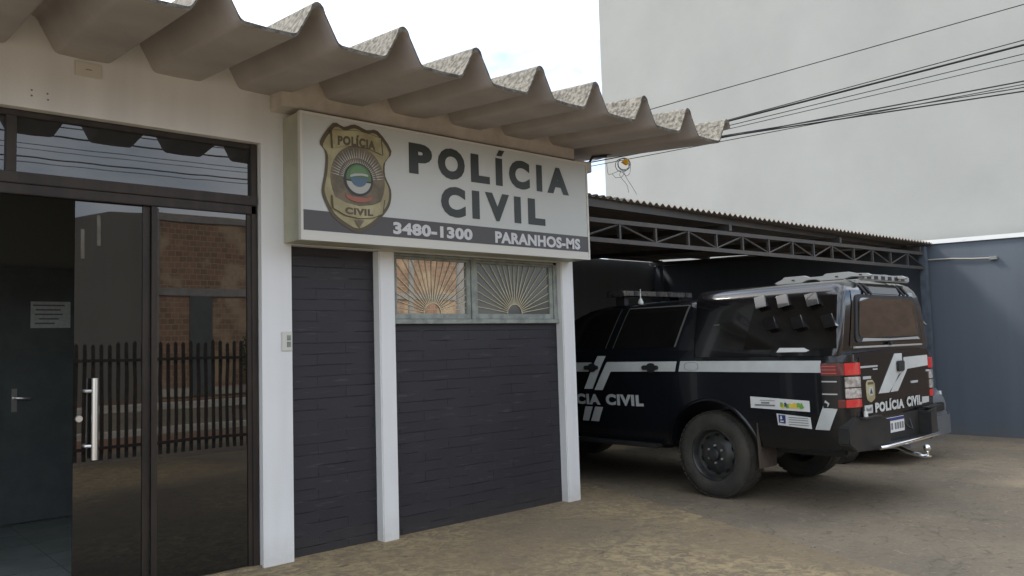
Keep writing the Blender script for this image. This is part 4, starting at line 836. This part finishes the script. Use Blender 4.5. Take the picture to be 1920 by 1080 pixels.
# light bar, siren, antenna
lb = MB(); lb.rings([rr(6.47, 7.68, 5.52+e, 5.80-e, .05, z, 4) for z, e in ((1.905, .03), (1.915, .0), (1.965, .0), (1.975, .02))]); lbo = lb.build('light_bar', mat('smoked_bar', (.06, .057, .054), .25, (.03, .03, .03), 14, (.45, .55), coat=1.), tk, smooth=35)
for x in (6.62, 7.0, 7.2, 7.52): MB().box(x, x+.05, 5.515, 5.519, 1.915, 1.962).build('divider', 'satin', lbo)
B('foot', 'satin', lbo, (6.55, 6.62, 5.6, 5.72, 1.80, 1.907), (7.50, 7.57, 5.6, 5.72, 1.80, 1.907))
mb = MB(); mb.lathe([(.03, 0), (.03, .02), (.018, .05), (.006, .065), (.004, .16), (0, .16)], (6.60, 5.42, 1.818), 'Z', 12); mb.build('antenna', 'plastic', tk, smooth=40)
# lights at the unseen front
B('grille', 'satin', tk, (6.6, 7.52, 8.27, 8.335, .62, .86), bevel=.01)
for s_ in (-1, 1): x = XC+s_*.62; B('headlight', 'lampglass', tk, (x-.11, x+.11, 8.14, 8.26, .80, .92), bevel=.02)

# ------------------------------------------------------------------ second car, nose out, between the pickup and the wall
XK = 9.62
ck = thing('parked_car', (XK, 6.0, -.05), 'small grey hatchback parked behind the pickup, only its front corner showing', 'car')
def khw(y, z):
    h = lerp(z, [(.2, .74), (.35, .80), (.55, .845), (.72, .835), (.85, .79), (.95, .74), (1.0, .70)])
    if y < 4.6: h -= .26*((4.6-y)/.62)**2.4
    if y > 7.5: h -= .2*((y-7.5)/.5)**2
    return h
kz = lambda y: lerp(y, [(3.95, .55), (4.0, .66), (4.1, .76), (4.5, .86), (5.0, .93), (7.8, .98), (8.0, .8)])
rg = []
for y in [3.97, 4.0, 4.05, 4.12, 4.2, 4.35, 4.5, 4.7, 5.0, 5.5, 6.2, 7.0, 7.4, 7.7, 7.9, 8.0]:
    zt_ = kz(y); zs = [.17+(zt_-.17)*k/8 for k in range(9)]
    rg.append([(XK-khw(y, z), y, z) for z in zs]+[(XK, y, zt_+.03)]+[(XK+khw(y, z), y, z) for z in reversed(zs)])
kb = MB().rings(rg).build('body', 'cargrey', ck, smooth=40)
MB().rings([rr(XK-a, XK+a, y0, y1, .15, z) for z, a, y0, y1 in ((.92, .72, 4.85, 7.75), (1.15, .66, 5.25, 7.65), (1.36, .58, 5.65, 7.45), (1.42, .5, 5.8, 7.3))]).build('cabin', 'cargrey', ck, smooth=40)
g_ = MB(); quadgrid(g_, ((XK-.66, 0), (XK+.66, 0), (XK+.53, 1), (XK-.53, 1)), lambda x, v: (x, 4.95+.66*v-.012, .97+.36*v), 6, 6); g_.build('windscreen', 'carglass', ck)
for s_ in (-1, 1):
    g_ = MB(); quadgrid(g_, ((5.35, .98), (7.5, .98), (7.3, 1.32), (5.75, 1.32)), lambda y, z: (XK+s_*lerp(z, [(.92, .722), (1.15, .662), (1.36, .582)])+s_*.004, y, z), 6, 6); g_.build('side_window', 'carglass', ck)
    x = XK+s_*.70; m_ = MB(); m_.rings([[(XK+s_*(khw(y, z)+.006), y, z) for z in (.60, .64, .70, .735)]+[(XK+s_*(khw(y, z)-.03), y+.01, z) for z in (.735, .70, .64, .60)] for y in (4.03, 4.08, 4.15, 4.24, 4.34)]); m_.build('headlight', 'lampglass', ck, smooth=40)
    for y in (4.72, 7.2):
        m_ = MB(); m_.lathe([(.18, .0), (.28, -.01), (.30, .02), (.30, .17), (.28, .19), (.18, .18)], (XK+s_*.845-(.0 if s_ < 0 else .18)+(0 if s_ > 0 else 0), y, .245), 'X', 32); wk = m_.build('wheel', 'rubber', ck, smooth=40)
        m_ = MB(); m_.lathe([(.185, .0), (.17, .02), (.1, .03), (0, .03)] if s_ < 0 else [(.185, .18), (.17, .16), (.1, .15), (0, .15)], (XK+s_*.845-(.0 if s_ < 0 else .18), y, .245), 'X', 24); m_.build('rim', 'silver', wk, smooth=40)
B('bumper', 'cargrey', ck, (XK-.6, XK+.6, 3.93, 4.05, .22, .5), bevel=.03); B('grille', 'satin', ck, (XK-.4, XK+.4, 3.92, 3.99, .52, .62), bevel=.01)

for o_ in list(ck.children): o_.location.y -= .16
# ------------------------------------------------------------------ overhead wires, coil, poles
def cable(name, a, b, r_, label, group='service cables running from the street pole to the station', sag=.03, m='wire', wob=0.):
    a, b = Vector(a), Vector(b); n = 24; pts = []
    for k in range(n+1):
        t = k/n; p = a.lerp(b, t); p.z -= sag*4*t*(1-t); p.z += wob*math.sin(t*40); pts.append(p)
    mb = MB(); mb.tube(pts, r_, 6); o = mb.build(name, m, None, smooth=60); return tag(o, label, 'cable', group)
C0 = CAM
def rayp(x, y): return fw+rt*(x-960)/F_PX+up*(540-y)/F_PX
def planez(p, q, X, Y):
    n_ = rayp(*p).cross(rayp(*q)); return C0.z-(n_.x*X+n_.y*Y)/n_.z
PX_, PY_ = 12.2, -5.2
wires = [((1220,205),(1920,8),.0045,'thin uppermost cable crossing the grey neighbour wall alone'),
 ((1365,225),(1920,75),.0045,'thin cable just above the thick twisted bundle'),
 ((1365,227),(1920,84),.010,'thick twisted black cable bundle crossing the neighbour wall'),
 ((1385,231),(1920,101),.004,'thin cable directly below the thick twisted bundle'),
 ((1400,234),(1920,113),.0035,'faint cable with the widest gap beneath the thick bundle'),
 ((1360,257),(1920,152),.0065,'darkest cable of the low group passing the eave tip'),
 ((1365,263),(1920,158),.004,'thin cable hugging the darkest low cable')]
for i, (p, q, r_, lb_) in enumerate(wires):
    cable('cable', (6.05, 6.3, planez(p, q, 6.05, 6.3)), (PX_-.12, PY_, planez(p, q, PX_-.12, PY_)), r_, lb_, wob=.004 if r_ > .01 else 0, sag=.0)
anc = (5.50, 5.02, 3.165)
for q, r_, lb_ in (((1920, 172), .006, 'lowest cable ending at the dark clamp on the beam end'), ((1920, 165), .0045, 'cable just above the lowest one ending at the beam end')):
    cable('cable', anc, (PX_-.12, PY_, planez((1125, 293), q, PX_-.12, PY_)), r_, lb_, sag=0)
t = thing('wire_clamp', anc, 'small dark tension clamp holding the lowest cables at the beam end', 'clamp')
mb = MB(); mb.tube([(5.43, 5.03, 3.06), (5.50, 5.02, 3.165), (5.60, 4.93, 3.168)], [.008, .014, .010], 8); mb.build('clamp_body', 'wire', t, smooth=50)
ms = thing('service_mast', (6.05, 6.3, 0), 'galvanised service mast behind the station corner carrying the cables', 'mast')
MB().tube([(6.05, 6.3, 0), (6.05, 6.3, 3.9)], .03, 10).build('pole', 'postgrey', ms, smooth=50)
cl = thing('cable_coil', (5.90, 4.98, 3.13), 'loose coil of grey cable with an orange tag hanging by the eave', 'cable coil')
mb = MB(); cx, cy, cz = 5.925, 5.0, 3.145
ax = Vector((.75, -.66, 0))
for j, (rr_, ox, oz) in enumerate(((.062, 0, 0), (.056, .006, .004), (.066, -.004, -.006))):
    mb.tube([Vector((cx, cy+.01*j, cz+oz))+ax*(ox+rr_*math.cos(R(a)))+Vector((0, 0, rr_*math.sin(R(a)))) for a in range(0, 361, 15)], .0035, 6)
mb.build('coil', 'coil', cl, smooth=60)
mb = MB()
for pts in ([(-.03, -.05), (-.05, -.11), (-.02, -.15), (.02, -.20), (.035, -.28)], [(-.02, -.05), (.02, -.14), (.09, -.26), (.11, -.30)], [(-.04, -.06), (-.12, -.09), (-.16, -.10), (-.17, .02)], [(-.12, -.09), (-.09, -.13), (-.03, -.13), (0, -.09)], [(.06, -.02), (.055, -.09), (.02, -.12), (-.02, -.08)]):
    sp = []
    for a, b in zip(pts, pts[1:]):
        for k in range(4): sp.append((a[0]+(b[0]-a[0])*k/4, a[1]+(b[1]-a[1])*k/4))
    sp.append(pts[-1]); sm = [sp[0]]+[((sp[i-1][0]+sp[i][0]*2+sp[i+1][0])/4, (sp[i-1][1]+sp[i][1]*2+sp[i+1][1])/4) for i in range(1, len(sp)-1)]+[sp[-1]]
    mb.tube([Vector((cx, cy, cz))+ax*a+Vector((0, 0, b)) for a, b in sm], .0025, 5)
mb.build('loose_end', 'coil', cl, smooth=60)
mb = MB(); mb.rings([[Vector((cx, cy-.012, cz+.020))+ax*(.034*math.cos(R(a))*s_+.005)+Vector((0, d, .024*math.sin(R(a))*s_+.012*math.sin(R(a*2))*s_)) for a in range(0, 360, 30)] for d, s_ in ((0, .6), (.004, 1), (.018, 1), (.022, .6))]); mb.build('tag', 'orange', cl, smooth=50)

# ------------------------------------------------------------------ what the panes reflect: street front behind the camera
up_ = thing('utility_pole', (PX_, PY_, -.1), 'concrete utility pole at the roadside behind the yard', 'utility pole')
MB().tube([(PX_, PY_, -.2), (PX_, PY_, 8.5)], [.16, .10], 14).build('pole', 'pole', up_, smooth=50); B('crossarm', 'wood', up_, (PX_-.9, PX_+.9, PY_-.05, PY_+.05, 7.6, 7.72))
up2 = thing('utility_pole', (-14, PY_, -.1), 'concrete utility pole at the roadside far to the left behind the camera', 'utility pole')
MB().tube([(-14, PY_, -.2), (-14, PY_, 8.5)], [.16, .10], 14).build('pole', 'pole', up2, smooth=50); B('crossarm', 'wood', up2, (-14.9, -13.1, PY_-.05, PY_+.05, 7.6, 7.72))
for i, (z, r_) in enumerate(((7.6, .016), (5.78, .010), (5.62, .016), (5.44, .007), (5.36, .006), (5.22, .013), (5.14, .007))):
    cable('street_cable', (-14, PY_-.1-.05*i, z), (PX_, PY_-.1-.05*i, z), r_, ['highest', 'second highest', 'third highest', 'middle', 'third lowest', 'second lowest', 'lowest'][i]+' street cable strung between the two utility poles', 'street cables between the utility poles', sag=.25)
fc = thing('picket_fence', (4.5, -1.2, 0), 'black picket fence on the street side of the yard, mirrored in the glass doors', 'fence')
mb = MB(); x = 2.45; k = 0
while x < 5.9:
    h_ = 1.62+random.uniform(-.025, .025); mb.prism([(x, .08), (x+.045, .08), (x+.045, h_-.03), (x+.0225, h_), (x, h_-.03)], lambda u, v, k_: (u, -1.2+.02*k_, v)); x += .105
mb.build('pickets', 'wood', fc)
B('rail', 'wood', fc, (2.4, 6.0, -1.18, -1.14, 1.36, 1.40)); B('rail', 'wood', fc, (2.4, 6.0, -1.18, -1.14, .22, .26)); B('post', 'wood', fc, (2.38, 2.44, -1.2, -1.12, -.1, 1.7)); B('post', 'wood', fc, (5.94, 6.0, -1.2, -1.12, -.1, 1.7)); 
br = thing('brick_building', (16, -19, 0), 'unfinished brick building with concrete columns across the street', 'building')
YB = -17.0
B('wall', 'brick', br, (8.75, 21.5, YB-8, YB, -.2, 6.2)); B('ring_beam', 'pole', br, (8.6, 21.5, YB+.001, YB+.05, 3.45, 3.7), (8.6, 21.5, YB+.001, YB+.05, 5.95, 6.15)); B('plinth', 'kerb', br, (8.75, 21.5, YB+.002, YB+.06, .1, .36))
for x in (8.5, 12.0, 15.4, 18.6, 21.3): B('column', 'pole', br, (x, x+.24, YB-.1, YB+.10, -.2, 6.3))
B('door', 'innerdoor', br, (9.75, 10.5, YB+.002, YB+.07, .1, 3.44)); B('door', 'innerdoor', br, (17.0, 17.8, YB+.002, YB+.07, .1, 2.3))
pw = thing('plaster_building', (3, -19, 0), 'grey bare plastered building with a sloping roofline across the street', 'building')
MB().prism([(-6, -.2), (8.45, -.2), (8.45, 6.2), (7.3, 6.15), (6.3, 5.85), (3.5, 4.9), (-6, 4.9)], lambda u, v, k: (u, YB-.3-8*k, v)).build('wall', 'plaster', pw)
B('column', 'kerb', pw, (6.95, 7.05, YB-.32, YB-.28, 5.0, 6.0), (6.5, 6.6, YB-.32, YB-.28, 4.6, 5.5))
sh = thing('shrub', (12.2, -16.2, 0), 'dark leafy shrub against the brick building across the street', 'shrub')
mb = MB()
for k in range(2600):
    a, b, r_ = random.uniform(0, 6.28), random.uniform(-1, 1), random.random()**.4
    q = Vector((12.2+1.0*r_*math.cos(a)*math.sqrt(1-b*b), -16.2+.55*r_*math.sin(a)*math.sqrt(1-b*b), 1.5+1.25*b*r_)); s_ = .07
    u = Vector((random.gauss(0, 1), random.gauss(0, 1), random.gauss(0, 1))).normalized(); v = u.orthogonal().normalized()
    mb.add([q-u*s_, q+v*s_*.5, q+u*s_, q-v*s_*.5], [(0, 1, 2, 3)])
mb.build('foliage', 'leaf', sh); MB().tube([(12.2, -16.2, -.1), (12.2, -16.2, 1.2)], .05).build('stem', 'wood', sh)
